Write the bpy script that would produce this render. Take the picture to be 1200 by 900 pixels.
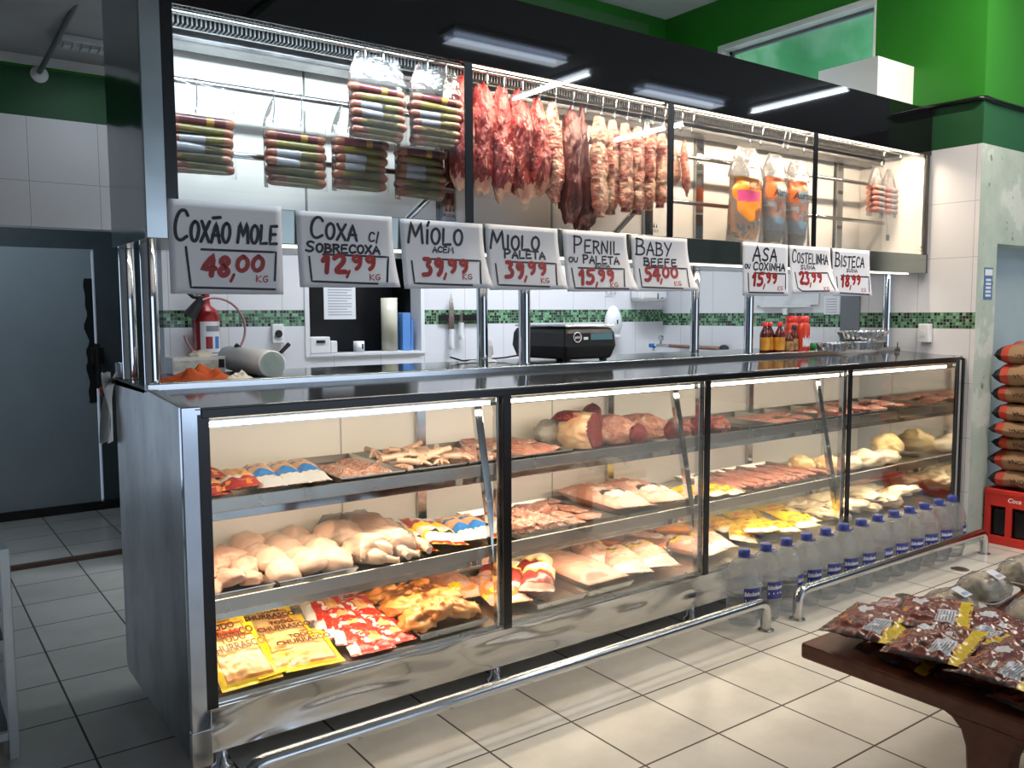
import bpy, math, random
from mathutils import Vector, Matrix, noise
for o in list(bpy.data.objects): bpy.data.objects.remove(o)
random.seed(11)
SC = bpy.context.scene; COL = SC.collection
PI = math.pi; V = Vector
# ---------------------------------------------------------------- camera, world, lights, exposure
def cam_axes(yaw, pitch, roll):
    f = V((math.sin(yaw)*math.cos(pitch), math.cos(yaw)*math.cos(pitch), math.sin(pitch)))
    r = V((math.cos(yaw), -math.sin(yaw), 0)); u = r.cross(f)
    return math.cos(roll)*r+math.sin(roll)*u, -math.sin(roll)*r+math.cos(roll)*u, f
cd = bpy.data.cameras.new('camera'); cam = bpy.data.objects.new('camera', cd); COL.objects.link(cam)
r_, u_, f_ = cam_axes(.6309, -.0829, -.0043)
cam.matrix_world = Matrix(((r_.x, u_.x, -f_.x, -.69421), (r_.y, u_.y, -f_.y, -2.41802), (r_.z, u_.z, -f_.z, 1.353), (0, 0, 0, 1)))
cd.sensor_fit = 'HORIZONTAL'; cd.sensor_width = 36; cd.lens = 36*1000.79/1200; cd.clip_start = .02
SC.camera = cam
SC.view_settings.view_transform = 'Standard'; SC.view_settings.look = 'None'
SC.view_settings.gamma = 1; SC.view_settings.use_curve_mapping = False
SC.view_settings.exposure = 0.13
SC.cycles.use_denoising = True
SC.cycles.max_bounces = 10; SC.cycles.transparent_max_bounces = 24; SC.cycles.sample_clamp_indirect = 4
W = bpy.data.worlds.new('world'); SC.world = W; W.use_nodes = True
W.node_tree.nodes['Background'].inputs[0].default_value = (.62, .75, .95, 1)
W.node_tree.nodes['Background'].inputs[1].default_value = 1.9
COOL = (.80, .90, 1.0); WARM = (1.0, .81, .59)
def area_light(name, loc, sx, sy, power, color, aim=(0, 0, -1)):
    d = bpy.data.lights.new(name, 'AREA'); d.shape = 'RECTANGLE'; d.size = sx; d.size_y = sy; d.energy = power; d.color = color
    o = bpy.data.objects.new(name, d); COL.objects.link(o); o.location = loc
    o.rotation_euler = V(aim).to_track_quat('-Z', 'X' if abs(V(aim).x) > .9 else 'Y').to_euler()
    return o
# the ceiling lamps of the shop, mirrored in the black fascia
CEIL = 3.55
area_light('ceiling_lamp_light', (3.6, -3.05, CEIL-.04), 1.15, .2, 4.5, COOL)
area_light('ceiling_lamp_light', (5.95, -3.3, CEIL-.04), 1.15, .2, 4.5, COOL)
area_light('tube_light', (7.05, -2.7, CEIL-.03), .05, 1.15, 12, COOL)
area_light('tube_light', (4.6, -3.75, CEIL-.03), .05, 1.15, 12, COOL)
area_light('tube_light', (6.9, -4.7, CEIL-.03), .05, 1.15, 10, COOL)
area_light('tube_light', (3.75, -.95, CEIL-.03), .05, 1.15, 58, (1, .88, .74))  # added warm tube, inferred from the lit right wall; not mirrored
# unseen fill lights added over the aisle and in the recess; dim left lamp
area_light('aisle_fill', (2.2, 1.5, CEIL), 3.2, .1, 30, (.84, .91, 1.0), (.05, .50, -1)).data.spread = 1.4  # added to brighten the back wall, spread kept off the left floor
area_light('aisle_fill', (2.9, 1.2, CEIL), 1.2, .1, 18, (.86, .92, 1.0)).data.spread = 1.8  # second added fill, for the goods on the worktop
area_light('left_lamp_light', (.17, 1.95, 2.545), .32, .06, 1.2, COOL)
area_light('recess_fill', (-.3, 3.0, 2.5), .6, .1, 5, (.75, .9, 1), (0, .7, -.7))  # added to brighten the cold-room door, has no fixture
# ---------------------------------------------------------------- mesh helpers
class MB:
    def __init__(s): s.v = []; s.f = []; s.m = []; s.s = []
    def add(s, vs, fs, mi=0, smooth=False, M=None):
        b = len(s.v)
        if M is not None: vs = [M @ V(p) for p in vs]
        s.v += [tuple(p) for p in vs]
        for k, f in enumerate(fs):
            s.f.append(tuple(i+b for i in f)); s.s.append(smooth)
            s.m.append(mi[k] if isinstance(mi, (list, tuple)) else mi)
        return s
    def box(s, x0, x1, y0, y1, z0, z1, mi=0, M=None):
        vs = [(x, y, z) for x in (x0, x1) for y in (y0, y1) for z in (z0, z1)]
        return s.add(vs, [(0, 1, 3, 2), (4, 6, 7, 5), (0, 4, 5, 1), (2, 3, 7, 6), (0, 2, 6, 4), (1, 5, 7, 3)], mi, False, M)
    def prism(s, poly, axis, a, b, mi=0, M=None):
        n = len(poly)
        def P(p, c): return {'x': (c, p[0], p[1]), 'y': (p[0], c, p[1]), 'z': (p[0], p[1], c)}[axis]
        vs = [P(p, a) for p in poly]+[P(p, b) for p in poly]
        fs = [tuple(range(n)), tuple(range(2*n-1, n-1, -1))]+[(i, i+n, (i+1) % n+n, (i+1) % n) for i in range(n)]
        return s.add(vs, fs, mi, False, M)
    def tube(s, pts, r, n=12, mi=0, cap=True, smooth=True, M=None):
        pts = [V(p) for p in pts]; L = len(pts); vs = []; fs = []
        up = None
        for i, p in enumerate(pts):
            t = (pts[min(i+1, L-1)]-pts[max(i-1, 0)]).normalized()
            if up is None:
                up = t.orthogonal().normalized()
            up = (up-t*up.dot(t)).normalized(); q = t.cross(up)
            rr = r[i] if isinstance(r, (list, tuple)) else r
            vs += [p+rr*(math.cos(2*PI*k/n)*up+math.sin(2*PI*k/n)*q) for k in range(n)]
        for i in range(L-1):
            fs += [(i*n+k, i*n+(k+1) % n, (i+1)*n+(k+1) % n, (i+1)*n+k) for k in range(n)]
        s.add(vs, fs, mi, smooth, M)
        if cap:
            s.add([vs[k] for k in range(n)], [tuple(range(n-1, -1, -1))], mi, False, M)
            s.add([vs[(L-1)*n+k] for k in range(n)], [tuple(range(n))], mi, False, M)
        return s
    def lathe(s, prof, c=(0, 0, 0), n=24, mi=0, smooth=True, M=None, squash=1):
        vs = []; fs = []; L = len(prof)
        for r, z in prof: vs += [(c[0]+r*math.cos(2*PI*k/n), c[1]+squash*r*math.sin(2*PI*k/n), c[2]+z) for k in range(n)]
        mm = []
        for i in range(L-1):
            fs += [(i*n+k, i*n+(k+1) % n, (i+1)*n+(k+1) % n, (i+1)*n+k) for k in range(n)]
            mm += [(mi(i) if callable(mi) else mi)]*n
        s.add(vs, fs, mm, smooth, M)
        if prof[0][0] > 1e-6: s.add(vs[:n], [tuple(range(n-1, -1, -1))], mm[0], False, M)
        if prof[-1][0] > 1e-6: s.add(vs[-n:], [tuple(range(n))], mm[-1], False, M)
        return s
    def grid(s, fn, nu, nv, mi=0, smooth=True, M=None):
        vs = [fn(i/nu, j/nv) for j in range(nv+1) for i in range(nu+1)]; fs = []; mm = []
        for j in range(nv):
            for i in range(nu):
                a = j*(nu+1)+i; fs.append((a, a+1, a+nu+2, a+nu+1)); mm.append(mi((i+.5)/nu, (j+.5)/nv) if callable(mi) else mi)
        return s.add(vs, fs, mm, smooth, M)
    def blob(s, c, R, amp=.12, freq=2.5, seed=0, nu=26, nv=16, fn=None, mi=0, M=None):
        c = V(c); off = V((seed*3.7, seed*1.3, seed*2.1)); vs = []; fs = []; mm = []
        for j in range(nv+1):
            th = PI*j/nv
            for i in range(nu):
                ph = 2*PI*i/nu
                d = V((math.sin(th)*math.cos(ph), math.sin(th)*math.sin(ph), math.cos(th)))
                k = 1+amp*noise.noise(d*freq+off)+amp*.5*noise.noise(d*freq*2.3+off)
                p = V((d.x*R[0]*k, d.y*R[1]*k, d.z*R[2]*k))
                if fn: p = V(fn(p, d))
                vs.append(p+c)
        for j in range(nv):
            for i in range(nu):
                f = (j*nu+i, (j+1)*nu+i, (j+1)*nu+(i+1) % nu, j*nu+(i+1) % nu); fs.append(f)
                if callable(mi):
                    q = (vs[f[0]]+vs[f[1]]+vs[f[2]]+vs[f[3]])/4-c; mm.append(mi(q))
                else: mm.append(mi)
        return s.add(vs, fs, mm, True, M)
    def mesh(s, name, mats):
        me = bpy.data.meshes.new(name); me.from_pydata(s.v, [], s.f)
        for m in (mats if isinstance(mats, (list, tuple)) else [mats]): me.materials.append(m)
        me.polygons.foreach_set('material_index', s.m); me.polygons.foreach_set('use_smooth', s.s)
        me.validate(); me.update(); return me
    def build(s, name, mats, parent=None, bevel=0):
        off = V((0, 0, 0)); p = parent
        while p is not None: off += p.location; p = p.parent
        if off.length: s.v = [tuple(V(q)-off) for q in s.v]
        o = bpy.data.objects.new(name, s.mesh(name, mats)); COL.objects.link(o); o.parent = parent
        if bevel:
            b = o.modifiers.new('bevel', 'BEVEL'); b.width = bevel; b.segments = 2; b.limit_method = 'ANGLE'
        return o
def tag(o, label, cat, group=None, kind=None):
    o['label'] = label; o['category'] = cat
    if group: o['group'] = group
    if kind: o['kind'] = kind
    return o
def thing(name, label, cat, loc=(0, 0, 0), group=None):
    o = bpy.data.objects.new(name, None); COL.objects.link(o); o.location = loc; o.empty_display_size = .05
    return tag(o, label, cat, group)
def struct(o): o['kind'] = 'structure'; return o
def place(o, loc, rot=(0, 0, 0), scale=None):
    o.location = loc; o.rotation_euler = rot
    if scale: o.scale = scale if isinstance(scale, (tuple, list)) else (scale,)*3
    return o
def dup(root, loc, rot=(0, 0, 0), label=None, group=None, scale=None):
    c = root.copy(); COL.objects.link(c); place(c, loc, rot, scale)
    if label: c['label'] = label
    if group: c['group'] = group
    for ch in list(root.children):
        d = ch.copy(); COL.objects.link(d); d.parent = c
        for g in list(ch.children):
            e = g.copy(); COL.objects.link(e); e.parent = d
    return c
def put(me, name, label, cat, loc, rot=(0, 0, 0), scale=None, group=None):
    o = bpy.data.objects.new(name, me); COL.objects.link(o); place(o, loc, rot, scale)
    return tag(o, label, cat, group)
def font_mesh(text, size, shear=0, bold=0):
    c = bpy.data.curves.new('t', 'FONT'); c.body = text; c.size = size; c.align_x = 'CENTER'; c.align_y = 'CENTER'; c.shear = shear; c.offset = bold; c.resolution_u = 3
    o = bpy.data.objects.new('t', c); COL.objects.link(o); dg = bpy.context.evaluated_depsgraph_get(); dg.update()
    me = o.evaluated_get(dg).to_mesh(); vs = [(p.co.x, p.co.y) for p in me.vertices]; fs = [tuple(f.vertices) for f in me.polygons]
    bpy.data.objects.remove(o); bpy.data.curves.remove(c)
    return vs, fs
def smooth_line(p, it=2):
    for _ in range(it):
        q = [p[0]]
        for a, b in zip(p[:-1], p[1:]):
            q += [(a[0]*.75+b[0]*.25, a[1]*.75+b[1]*.25), (a[0]*.25+b[0]*.75, a[1]*.25+b[1]*.75)]
        p = q+[p[-1]]
    return p
# ---------------------------------------------------------------- materials
class NB:
    def __init__(s, name):
        s.m = bpy.data.materials.new(name); s.m.use_nodes = True; s.t = s.m.node_tree; s.b = s.t.nodes['Principled BSDF']; s.out = s.t.nodes['Material Output']
    def n(s, typ, **k):
        x = s.t.nodes.new(typ)
        for a, b in k.items(): setattr(x, a, b)
        return x
    def l(s, a, b): s.t.links.new(a, b)
    def math(s, op, a, b=None, c=None):
        x = s.n('ShaderNodeMath', operation=op)
        for i, q in enumerate((a, b, c)):
            if q is None: continue
            if isinstance(q, (int, float)): x.inputs[i].default_value = q
            else: s.l(q, x.inputs[i])
        return x.outputs[0]
    def mix(s, fac, a, b):
        x = s.n('ShaderNodeMix', data_type='RGBA')
        for sk, q in ((x.inputs['Factor'], fac), (x.inputs['A'], a), (x.inputs['B'], b)):
            pass
        ins = [i for i in x.inputs if i.enabled]
        for sk, q in zip((x.inputs[0], x.inputs[6], x.inputs[7]), (fac, a, b)):
            if isinstance(q, (int, float)): sk.default_value = q
            elif isinstance(q, tuple): sk.default_value = (*q[:3], 1)
            else: s.l(q, sk)
        return x.outputs[2]
    def noise(s, scale, detail=3, coord='Object', stretch=None, rough=.5):
        tc = s.n('ShaderNodeTexCoord'); v = tc.outputs[coord]
        if stretch:
            mp = s.n('ShaderNodeMapping'); mp.inputs['Scale'].default_value = stretch; s.l(v, mp.inputs[0]); v = mp.outputs[0]
        x = s.n('ShaderNodeTexNoise'); x.inputs['Scale'].default_value = scale; x.inputs['Detail'].default_value = detail; x.inputs['Roughness'].default_value = rough
        s.l(v, x.inputs['Vector']); return x.outputs['Fac']
    def ramp(s, fac, stops):
        x = s.n('ShaderNodeValToRGB'); e = x.color_ramp.elements
        while len(e) < len(stops): e.new(.5)
        for q, (p, c) in zip(e, stops): q.position = p; q.color = (*c[:3], 1)
        s.l(fac, x.inputs[0]); return x.outputs[0]
    def bump(s, h, strength=.3, dist=.01):
        x = s.n('ShaderNodeBump'); x.inputs['Strength'].default_value = strength; x.inputs['Distance'].default_value = dist
        s.l(h, x.inputs['Height']); s.l(x.outputs[0], s.b.inputs['Normal']); return x.outputs[0]
    def set(s, **k):
        for a, b in k.items():
            a = {'color': 'Base Color', 'rough': 'Roughness', 'metal': 'Metallic', 'spec': 'Specular IOR Level', 'trans': 'Transmission Weight', 'ior': 'IOR', 'coat': 'Coat Weight', 'emis': 'Emission Color', 'emis_s': 'Emission Strength', 'sss': 'Subsurface Weight', 'alpha': 'Alpha'}[a]
            i = s.b.inputs[a]
            if hasattr(b, 'is_output'): s.l(b, i)
            elif isinstance(b, tuple): i.default_value = (*b[:3], 1)
            else: i.default_value = b
        return s
def plain(name, color, rough=.5, metal=0, color2=None, scale=8, bump=0, bscale=None, stretch=None, detail=3, lo=.35, hi=.65, dist=.01, **k):
    b = NB(name)
    if color2: b.set(color=b.ramp(b.noise(scale, detail, stretch=stretch), [(lo, color), (hi, color2)]))
    else: b.set(color=color)
    b.set(rough=rough, metal=metal, **k)
    if bump: b.bump(b.noise(bscale or scale, 3, stretch=stretch), bump, dist)
    return b.m
def film(name, tint=(1, 1, 1), refl=.25, rough=.12, bump=.6, bscale=25, milky=0., milk=(.9, .92, .95), fres=True):
    b = NB(name); t = b.t; t.nodes.remove(b.b)
    tr = b.n('ShaderNodeBsdfTransparent'); tr.inputs[0].default_value = (*tint, 1)
    gl = b.n('ShaderNodeBsdfGlossy'); gl.inputs['Roughness'].default_value = rough
    if bump:
        bp = b.n('ShaderNodeBump'); bp.inputs['Strength'].default_value = bump; bp.inputs['Distance'].default_value = .01
        b.l(b.noise(bscale, 3), bp.inputs['Height']); b.l(bp.outputs[0], gl.inputs['Normal'])
    mx = b.n('ShaderNodeMixShader')
    if fres:
        fr = b.n('ShaderNodeFresnel'); fr.inputs[0].default_value = 1.5
        b.l(b.math('MULTIPLY', fr.outputs[0], refl*4), mx.inputs[0])
    else: mx.inputs[0].default_value = refl
    b.l(tr.outputs[0], mx.inputs[1]); b.l(gl.outputs[0], mx.inputs[2]); o = mx.outputs[0]
    if milky:
        df = b.n('ShaderNodeBsdfDiffuse'); df.inputs[0].default_value = (*milk, 1); m2 = b.n('ShaderNodeMixShader'); m2.inputs[0].default_value = milky
        b.l(o, m2.inputs[1]); b.l(df.outputs[0], m2.inputs[2]); o = m2.outputs[0]
    b.l(o, b.out.inputs[0]); return b.m
def glow(name, color, s):
    b = NB(name); b.set(color=(.9, .9, .9), emis=color, emis_s=s); return b.m
TW, TZ = .3137, 2.31
def tile_wall(name, axis, off, zshift=0., topz=2.31, dk=2.54, left=False):
    """white tiles with a mosaic band, a dark green band and bright green paint, by real height"""
    b = NB(name); g = b.n('ShaderNodeNewGeometry'); sp = b.n('ShaderNodeSeparateXYZ'); b.l(g.outputs['Position'], sp.inputs[0])
    a = sp.outputs[axis]; z = sp.outputs['Z']
    def line(v, o, size, gw):
        fr = b.math('FRACT', b.math('DIVIDE', b.math('SUBTRACT', v, o), size))
        return b.math('LESS_THAN', b.math('MINIMUM', fr, b.math('SUBTRACT', 1, fr)), gw/size)
    zt = 1.375+zshift; zb = 1.283+zshift
    up = b.math('GREATER_THAN', z, zt)
    hz = b.math('MAXIMUM', b.math('MULTIPLY', line(z, zt, TW, .0012), up), b.math('MULTIPLY', line(z, zb, TW, .0012), b.math('SUBTRACT', 1, up)))
    ln = b.math('MAXIMUM', hz, line(a, off, TW, .0012))
    nz = b.noise(1.3, 2)
    tilec = b.mix(ln, b.ramp(nz, [(.3, (.70, .71, .76)), (.7, (.77, .77, .80))]), (.33, .32, .32))
    ms = (zt-zb)/5
    cmb = b.n('ShaderNodeCombineXYZ'); b.l(b.math('FLOOR', b.math('DIVIDE', a, ms)), cmb.inputs[0]); b.l(b.math('FLOOR', b.math('DIVIDE', b.math('SUBTRACT', z, zb), ms)), cmb.inputs[1])
    wn = b.n('ShaderNodeTexWhiteNoise'); b.l(cmb.outputs[0], wn.inputs[0])
    mc = b.ramp(wn.outputs[0], [(0, (.005, .012, .008)), (.22, (.02, .07, .035)), (.42, (.05, .17, .08)), (.65, (.14, .32, .17)), (.85, (.20, .42, .24))])
    mc.node.color_ramp.interpolation = 'CONSTANT'
    ml = b.math('MAXIMUM', line(a, 0, ms, .0013), line(z, zb, ms, .0013))
    mos = b.mix(ml, mc, (.20, .24, .20))
    inb = b.math('MULTIPLY', b.math('GREATER_THAN', z, zb), b.math('LESS_THAN', z, zt))
    c = b.mix(inb, tilec, mos)
    c = b.mix(b.math('GREATER_THAN', z, topz), c, (.008, .075, .022))
    c = b.mix(b.math('GREATER_THAN', z, dk), c, b.ramp(b.noise(2, 3), [(.3, (.012, .165, .006)), (.7, (.018, .20, .009))]))
    rg = b.math('ADD', b.math('MULTIPLY', b.math('GREATER_THAN', z, topz), .35), .22)
    b.set(color=c, rough=rg); return b.m
def floor_mat():
    b = NB('floor_tiles'); g = b.n('ShaderNodeNewGeometry'); sp = b.n('ShaderNodeSeparateXYZ'); b.l(g.outputs['Position'], sp.inputs[0])
    def cell(v, o, s): return b.math('DIVIDE', b.math('SUBTRACT', v, o), s)
    def line(q, s, gw):
        fr = b.math('FRACT', q); return b.math('LESS_THAN', b.math('MINIMUM', fr, b.math('SUBTRACT', 1, fr)), gw/s)
    cx = cell(sp.outputs['X'], -.245, .3295); cy = cell(sp.outputs['Y'], -.668, .343)
    ln = b.math('MAXIMUM', line(cx, .33, .0036), line(cy, .343, .0036))
    cmb = b.n('ShaderNodeCombineXYZ'); b.l(b.math('FLOOR', cx), cmb.inputs[0]); b.l(b.math('FLOOR', cy), cmb.inputs[1])
    wn = b.n('ShaderNodeTexWhiteNoise'); b.l(cmb.outputs[0], wn.inputs[0])
    base = b.ramp(wn.outputs[0], [(0, (.62, .60, .55)), (1, (.70, .68, .63))])
    st = b.ramp(b.noise(3, 5, coord='Object', rough=.65), [(.42, (1, 1, 1)), (.78, (.70, .68, .64))])
    mm = b.n('ShaderNodeMix', data_type='RGBA', blend_type='MULTIPLY'); mm.inputs[0].default_value = .6; b.l(base, mm.inputs[6]); b.l(st, mm.inputs[7])
    b.set(color=b.mix(ln, mm.outputs[2], (.055, .035, .025)), rough=b.math('ADD', b.math('MULTIPLY', ln, .4), b.math('ADD', .16, b.math('MULTIPLY', b.noise(6, 4), .14))))
    b.bump(b.math('SUBTRACT', 1, ln), .25, .002)
    return b.m
def steel_mat(name, base=(.58, .59, .60), rough=.18, wav=0., wscale=2.5, stretch=(1, 1, 1), stain=0., tint2=(.25, .25, .24), wdist=.02):
    b = NB(name)
    if stain: b.set(color=b.ramp(b.noise(2.2, 6, stretch=(3, 3, 1.1), rough=.6), [(.35, tint2), (.68, base)]))
    else: b.set(color=base)
    b.set(metal=1., rough=b.math('ADD', rough*.7, b.math('MULTIPLY', b.noise(9, 4), rough*.6)))
    if wav: b.bump(b.noise(wscale, 1.2, stretch=stretch), wav, wdist)
    return b.m
M = {}
M['floor'] = floor_mat()
M['wall_back'] = tile_wall('tiles_back', 'X', .843)
M['wall_right'] = tile_wall('tiles_right', 'Y', .286, -.030, 2.285, 2.53)
M['steel'] = steel_mat('brushed_steel', wav=.05, wscale=6)
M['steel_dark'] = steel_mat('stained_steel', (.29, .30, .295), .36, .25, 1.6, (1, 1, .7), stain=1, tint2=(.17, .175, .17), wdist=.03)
M['steel_wavy'] = steel_mat('wavy_steel', (.66, .65, .63), .15, .9, 1.6, (1.5, 1, 5), wdist=.05)
M['mirror'] = steel_mat('mirror_steel', (.66, .68, .70), .07, .12, 2.0)
M['mirror_wavy'] = steel_mat('mirror_wavy', (.50, .54, .60), .10, .5, 2.5, (1, 1, .6), wdist=.02)
M['tray'] = steel_mat('tray_steel', (.55, .53, .50), .30)
M['black_glass'] = plain('black_glass', (.004, .004, .005), .03, spec=.5)
M['granite'] = plain('dark_worktop', (.030, .032, .036), .10, spec=.9)
M['black'] = plain('black_trim', (.006, .006, .007), .25)
M['black_plastic'] = plain('black_plastic', (.012, .012, .013), .42)
M['panel'] = plain('white_panel', (.80, .78, .74), .25)
M['white'] = plain('white_paint', (.78, .79, .81), .5)
M['white_plastic'] = plain('white_plastic', (.80, .81, .83), .3)
M['paper'] = plain('paper', (.82, .83, .88), .7)
M['glass'] = film('clear_glass', refl=.10, rough=.01, bump=0)
M['glass_front'] = film('shelf_glass', (.98, .99, .98), .10, .01, 0)
M['film'] = film('clear_film', (.98, .98, .98), .20, .10, .8, 30, .015)
M['bag'] = film('bag_film', (.95, .96, .97), .32, .16, 1.0, 22, .09)
M['bag_cloudy'] = film('cloudy_bag', (.95, .95, .94), .3, .2, 1., 25, .5, (.85, .82, .76))
M['led_warm'] = glow('led_warm', (1, .84, .62), 9)
M['led_cool'] = glow('led_cool', (.82, .93, 1), 9)
M['led_soft'] = glow('led_soft', (1, .88, .72), 2.2)
M['tube'] = glow('lamp_tube', (.80, .90, 1), 14)
M['tube_dim'] = glow('panel_tube', (.55, .70, 1), 4)
M['ceiling'] = plain('ceiling_white', (.50, .52, .54), .8)
M['ceiling_grey'] = plain('ceiling_grey', (.26, .27, .28), .7, color2=(.33, .34, .35), scale=2)
M['corner_steel'] = steel_mat('corner_steel', (.40, .44, .44), .22, wav=.06, wscale=5)
M['fascia_steel'] = steel_mat('fascia_steel', (.34, .38, .35), .22, wav=.1, wscale=4)
M['ink'] = plain('black_ink', (.010, .011, .022), .5)
M['ink_red'] = plain('red_ink', (.42, .018, .012), .45, color2=(.30, .010, .008), scale=20)
# ---------------------------------------------------------------- room shell
YB, XR = 2.36, 4.28
def S(name, mb, m): return struct(mb.build(name, m))
S('floor', MB().box(-3, 9.5, -8, 4.3, -.1, 0), M['floor'])
w = MB()
w.box(-3, .5, YB, YB+.12, 1.785, 2.6)
w.box(.5, 1.305, YB, YB+.12, 0, 3.6).box(1.305, 2.085, YB, YB+.12, 0, 1.108).box(1.305, 2.085, YB, YB+.12, 1.85, 3.6).box(2.085, XR+.12, YB, YB+.12, 0, 3.6)
S('wall_back', w, M['wall_back'])
S('wall_niche', MB().box(1.26, 2.13, YB+.40, YB+.44, 1.0, 1.95).box(1.26, 1.304, YB+.12, YB+.40, 1.0, 1.95).box(2.086, 2.13, YB+.12, YB+.40, 1.0, 1.95).box(1.304, 2.086, YB+.12, YB+.40, 1.0, 1.107).box(1.304, 2.086, YB+.12, YB+.40, 1.851, 1.95), plain('niche_shade', (.018, .022, .028), .6))  # box added behind the opening; its near-black colour stands in for shade
S('trim_7', MB().box(1.29, 1.318, YB-.008, YB+.125, 1.10, 1.85).box(2.072, 2.098, YB-.008, YB+.125, 1.10, 1.85).box(1.318, 2.072, YB-.012, YB+.125, 1.10, 1.116), M['white'])
S('trim_1', MB().box(-3, .62, YB-.012, YB, 2.553, 2.598), M['white'])
S('trim_2', MB().box(1.1, 4.066, YB-.03, YB, 3.40, 3.515), plain('green_beam', (.05, .16, .045), .5))
# cold-store recess on the left
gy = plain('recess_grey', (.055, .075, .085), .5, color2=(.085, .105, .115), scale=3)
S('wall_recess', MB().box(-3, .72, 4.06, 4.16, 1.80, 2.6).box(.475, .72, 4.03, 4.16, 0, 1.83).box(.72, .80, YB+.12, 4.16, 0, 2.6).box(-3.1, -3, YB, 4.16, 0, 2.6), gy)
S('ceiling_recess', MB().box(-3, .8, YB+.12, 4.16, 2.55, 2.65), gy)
dm = plain('cold_room_door', (.30, .36, .40), .45, color2=(.36, .42, .46), scale=1.5)
d1 = S('door_1', MB().box(-1.2, .455, 4.02, 4.10, .05, 1.795), dm)
ds = MB().grid(lambda u, v: (.455-.03-.035*noise.noise(V((v*9, 3, 1)))*(1-u)+.05*u-.02, 4.012, .75+v*.85), 3, 30)
ds.build('gasket', plain('mould_black', (.012, .013, .014), .9), d1)
MB().box(.42, .50, 3.96, 4.02, 1.02, 1.13).box(.445, .465, 3.90, 3.97, .85, 1.16).build('latch', M['black_plastic'], d1, .006)
S('trim_3', MB().box(-3, .75, 2.72, 2.765, 0, .022), plain('threshold', (.085, .05, .035), .6))
S('trim_4', MB().box(-3, .7, 4.0, 4.06, 0, .06), M['black'])
# right wall with the high window
w = MB()
w.box(XR, XR+.12, -.052, YB, 0, 2.82).box(XR, XR+.12, -.052, .608, 2.82, 3.6).box(XR, XR+.12, 1.838, YB, 2.82, 3.6).box(XR, XR+.12, .608, 1.838, 3.27, 3.6)
S('wall_right', w, M['wall_right'])
def plaster():
    b = NB('peeling_plaster'); g = b.n('ShaderNodeNewGeometry'); sp = b.n('ShaderNodeSeparateXYZ'); b.l(g.outputs['Position'], sp.inputs[0]); z = sp.outputs['Z']
    c = b.ramp(b.noise(3.2, 4, rough=.6), [(.40, (.42, .50, .43)), (.56, (.50, .58, .50)), (.60, (.66, .70, .62)), (.75, (.60, .66, .58))])
    d = b.ramp(b.noise(14, 4), [(.66, (1, 1, 1)), (.72, (.35, .36, .32))])
    mm = b.n('ShaderNodeMix', data_type='RGBA', blend_type='MULTIPLY'); mm.inputs[0].default_value = 1.; b.l(c, mm.inputs[6]); b.l(d, mm.inputs[7])
    c = b.mix(b.math('GREATER_THAN', z, 2.285), mm.outputs[2], (.012, .10, .035))
    c = b.mix(b.math('GREATER_THAN', z, 2.53), c, (.022, .20, .012))
    b.set(color=c, rough=.6); b.bump(b.noise(12, 4), .25, .01); return b.m
M['plaster'] = plaster()
S('wall_front', MB().box(XR+.002, 4.50, -.056, .07, 0, 3.6).box(4.50, 6.5, -.056, .07, 1.74, 3.6).box(5.2, 6.5, -.056, .07, 0, 1.74), M['plaster'])
S('door_2', MB().box(4.50, 5.2, .07, .12, 0, 1.74), plain('pale_blue_door', (.42, .52, .56), .5, color2=(.50, .60, .63), scale=2))
t = MB().tube([(XR-.012, YB-.02, 2.545), (XR-.014, 1.2, 2.535), (XR-.014, .3, 2.535), (XR-.014, -.03, 2.53), (XR+.005, -.062, 2.53), (4.4, -.064, 2.525), (5.6, -.064, 2.53)], .013, 8)
S('trim_5', t, M['black'])
wn_ = S('window_1', MB().box(XR-.006, XR+.115, 1.80, 1.838, 2.82, 3.27).box(XR-.006, XR+.115, .608, 1.80, 3.235, 3.27).box(XR-.006, XR+.115, .608, .62, 2.82, 3.235), M['white'])
MB().box(XR+.08, XR+.11, 1.775, 1.80, 2.82, 3.235).box(XR+.08, XR+.11, .62, 1.80, 3.215, 3.235).build('sash', plain('grey_sash', (.16, .18, .20), .4), wn_)
MB().box(XR+.092, XR+.096, .62, 1.775, 2.82, 3.215).build('pane', M['glass'], wn_)
gr = plain('stained_green', (.10, .36, .17), .7, color2=(.30, .52, .36), scale=2.2, lo=.45, hi=.7, detail=5)
S('wall_outer', MB().box(7.2, 7.3, -.05, 4.5, 2.0, 4.8), gr)
S('ceiling_outer', MB().box(XR+.12, 7.3, .07, 4.5, 4.8, 4.9), M['white'])
S('wall_outer_side', MB().box(XR+.12, 7.3, 3.2, 3.3, 2.0, 4.8), gr)
area_light('outer_room_light', (5.6, 1.6, 4.7), 1.2, 1.2, 45, (.85, 1, .93))
cb = thing('wall_conduit', 'dark conduit pipes with a white junction box on green wall beyond high window', 'conduit', (7.19, 2.0, 3.2))
MB().box(7.165, 7.195, 1.97, 2.02, 3.0, 4.05).box(7.165, 7.195, 1.0, 3.2, 3.26, 3.30).build('pipe', plain('conduit_green', (.05, .13, .08), .6), cb)
MB().box(7.14, 7.195, 1.92, 2.04, 3.02, 3.16).build('junction_box', M['white_plastic'], cb, .006)
S('column_soffit', MB().box(3.9, XR, .357, .74, 2.40, 2.79), M['white'])
S('ceiling', MB().box(.6, 9.5, -8, -.056, 3.6, 3.7).box(.6, XR+.12, -.056, YB+.12, 3.6, 3.7).box(-3, .6, -8, -.9, 3.6, 3.7), M['ceiling'])
S('ceiling_left', MB().box(-3, .6, -.9, YB+.12, 2.6, 2.7), M['ceiling_grey'])
S('trim_6', MB().box(-3, .62, -.93, -.88, 2.6, 3.6).box(.58, .63, -.9, YB, 2.6, 3.6), plain('green_fascia', (.025, .22, .015), .6))
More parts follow.
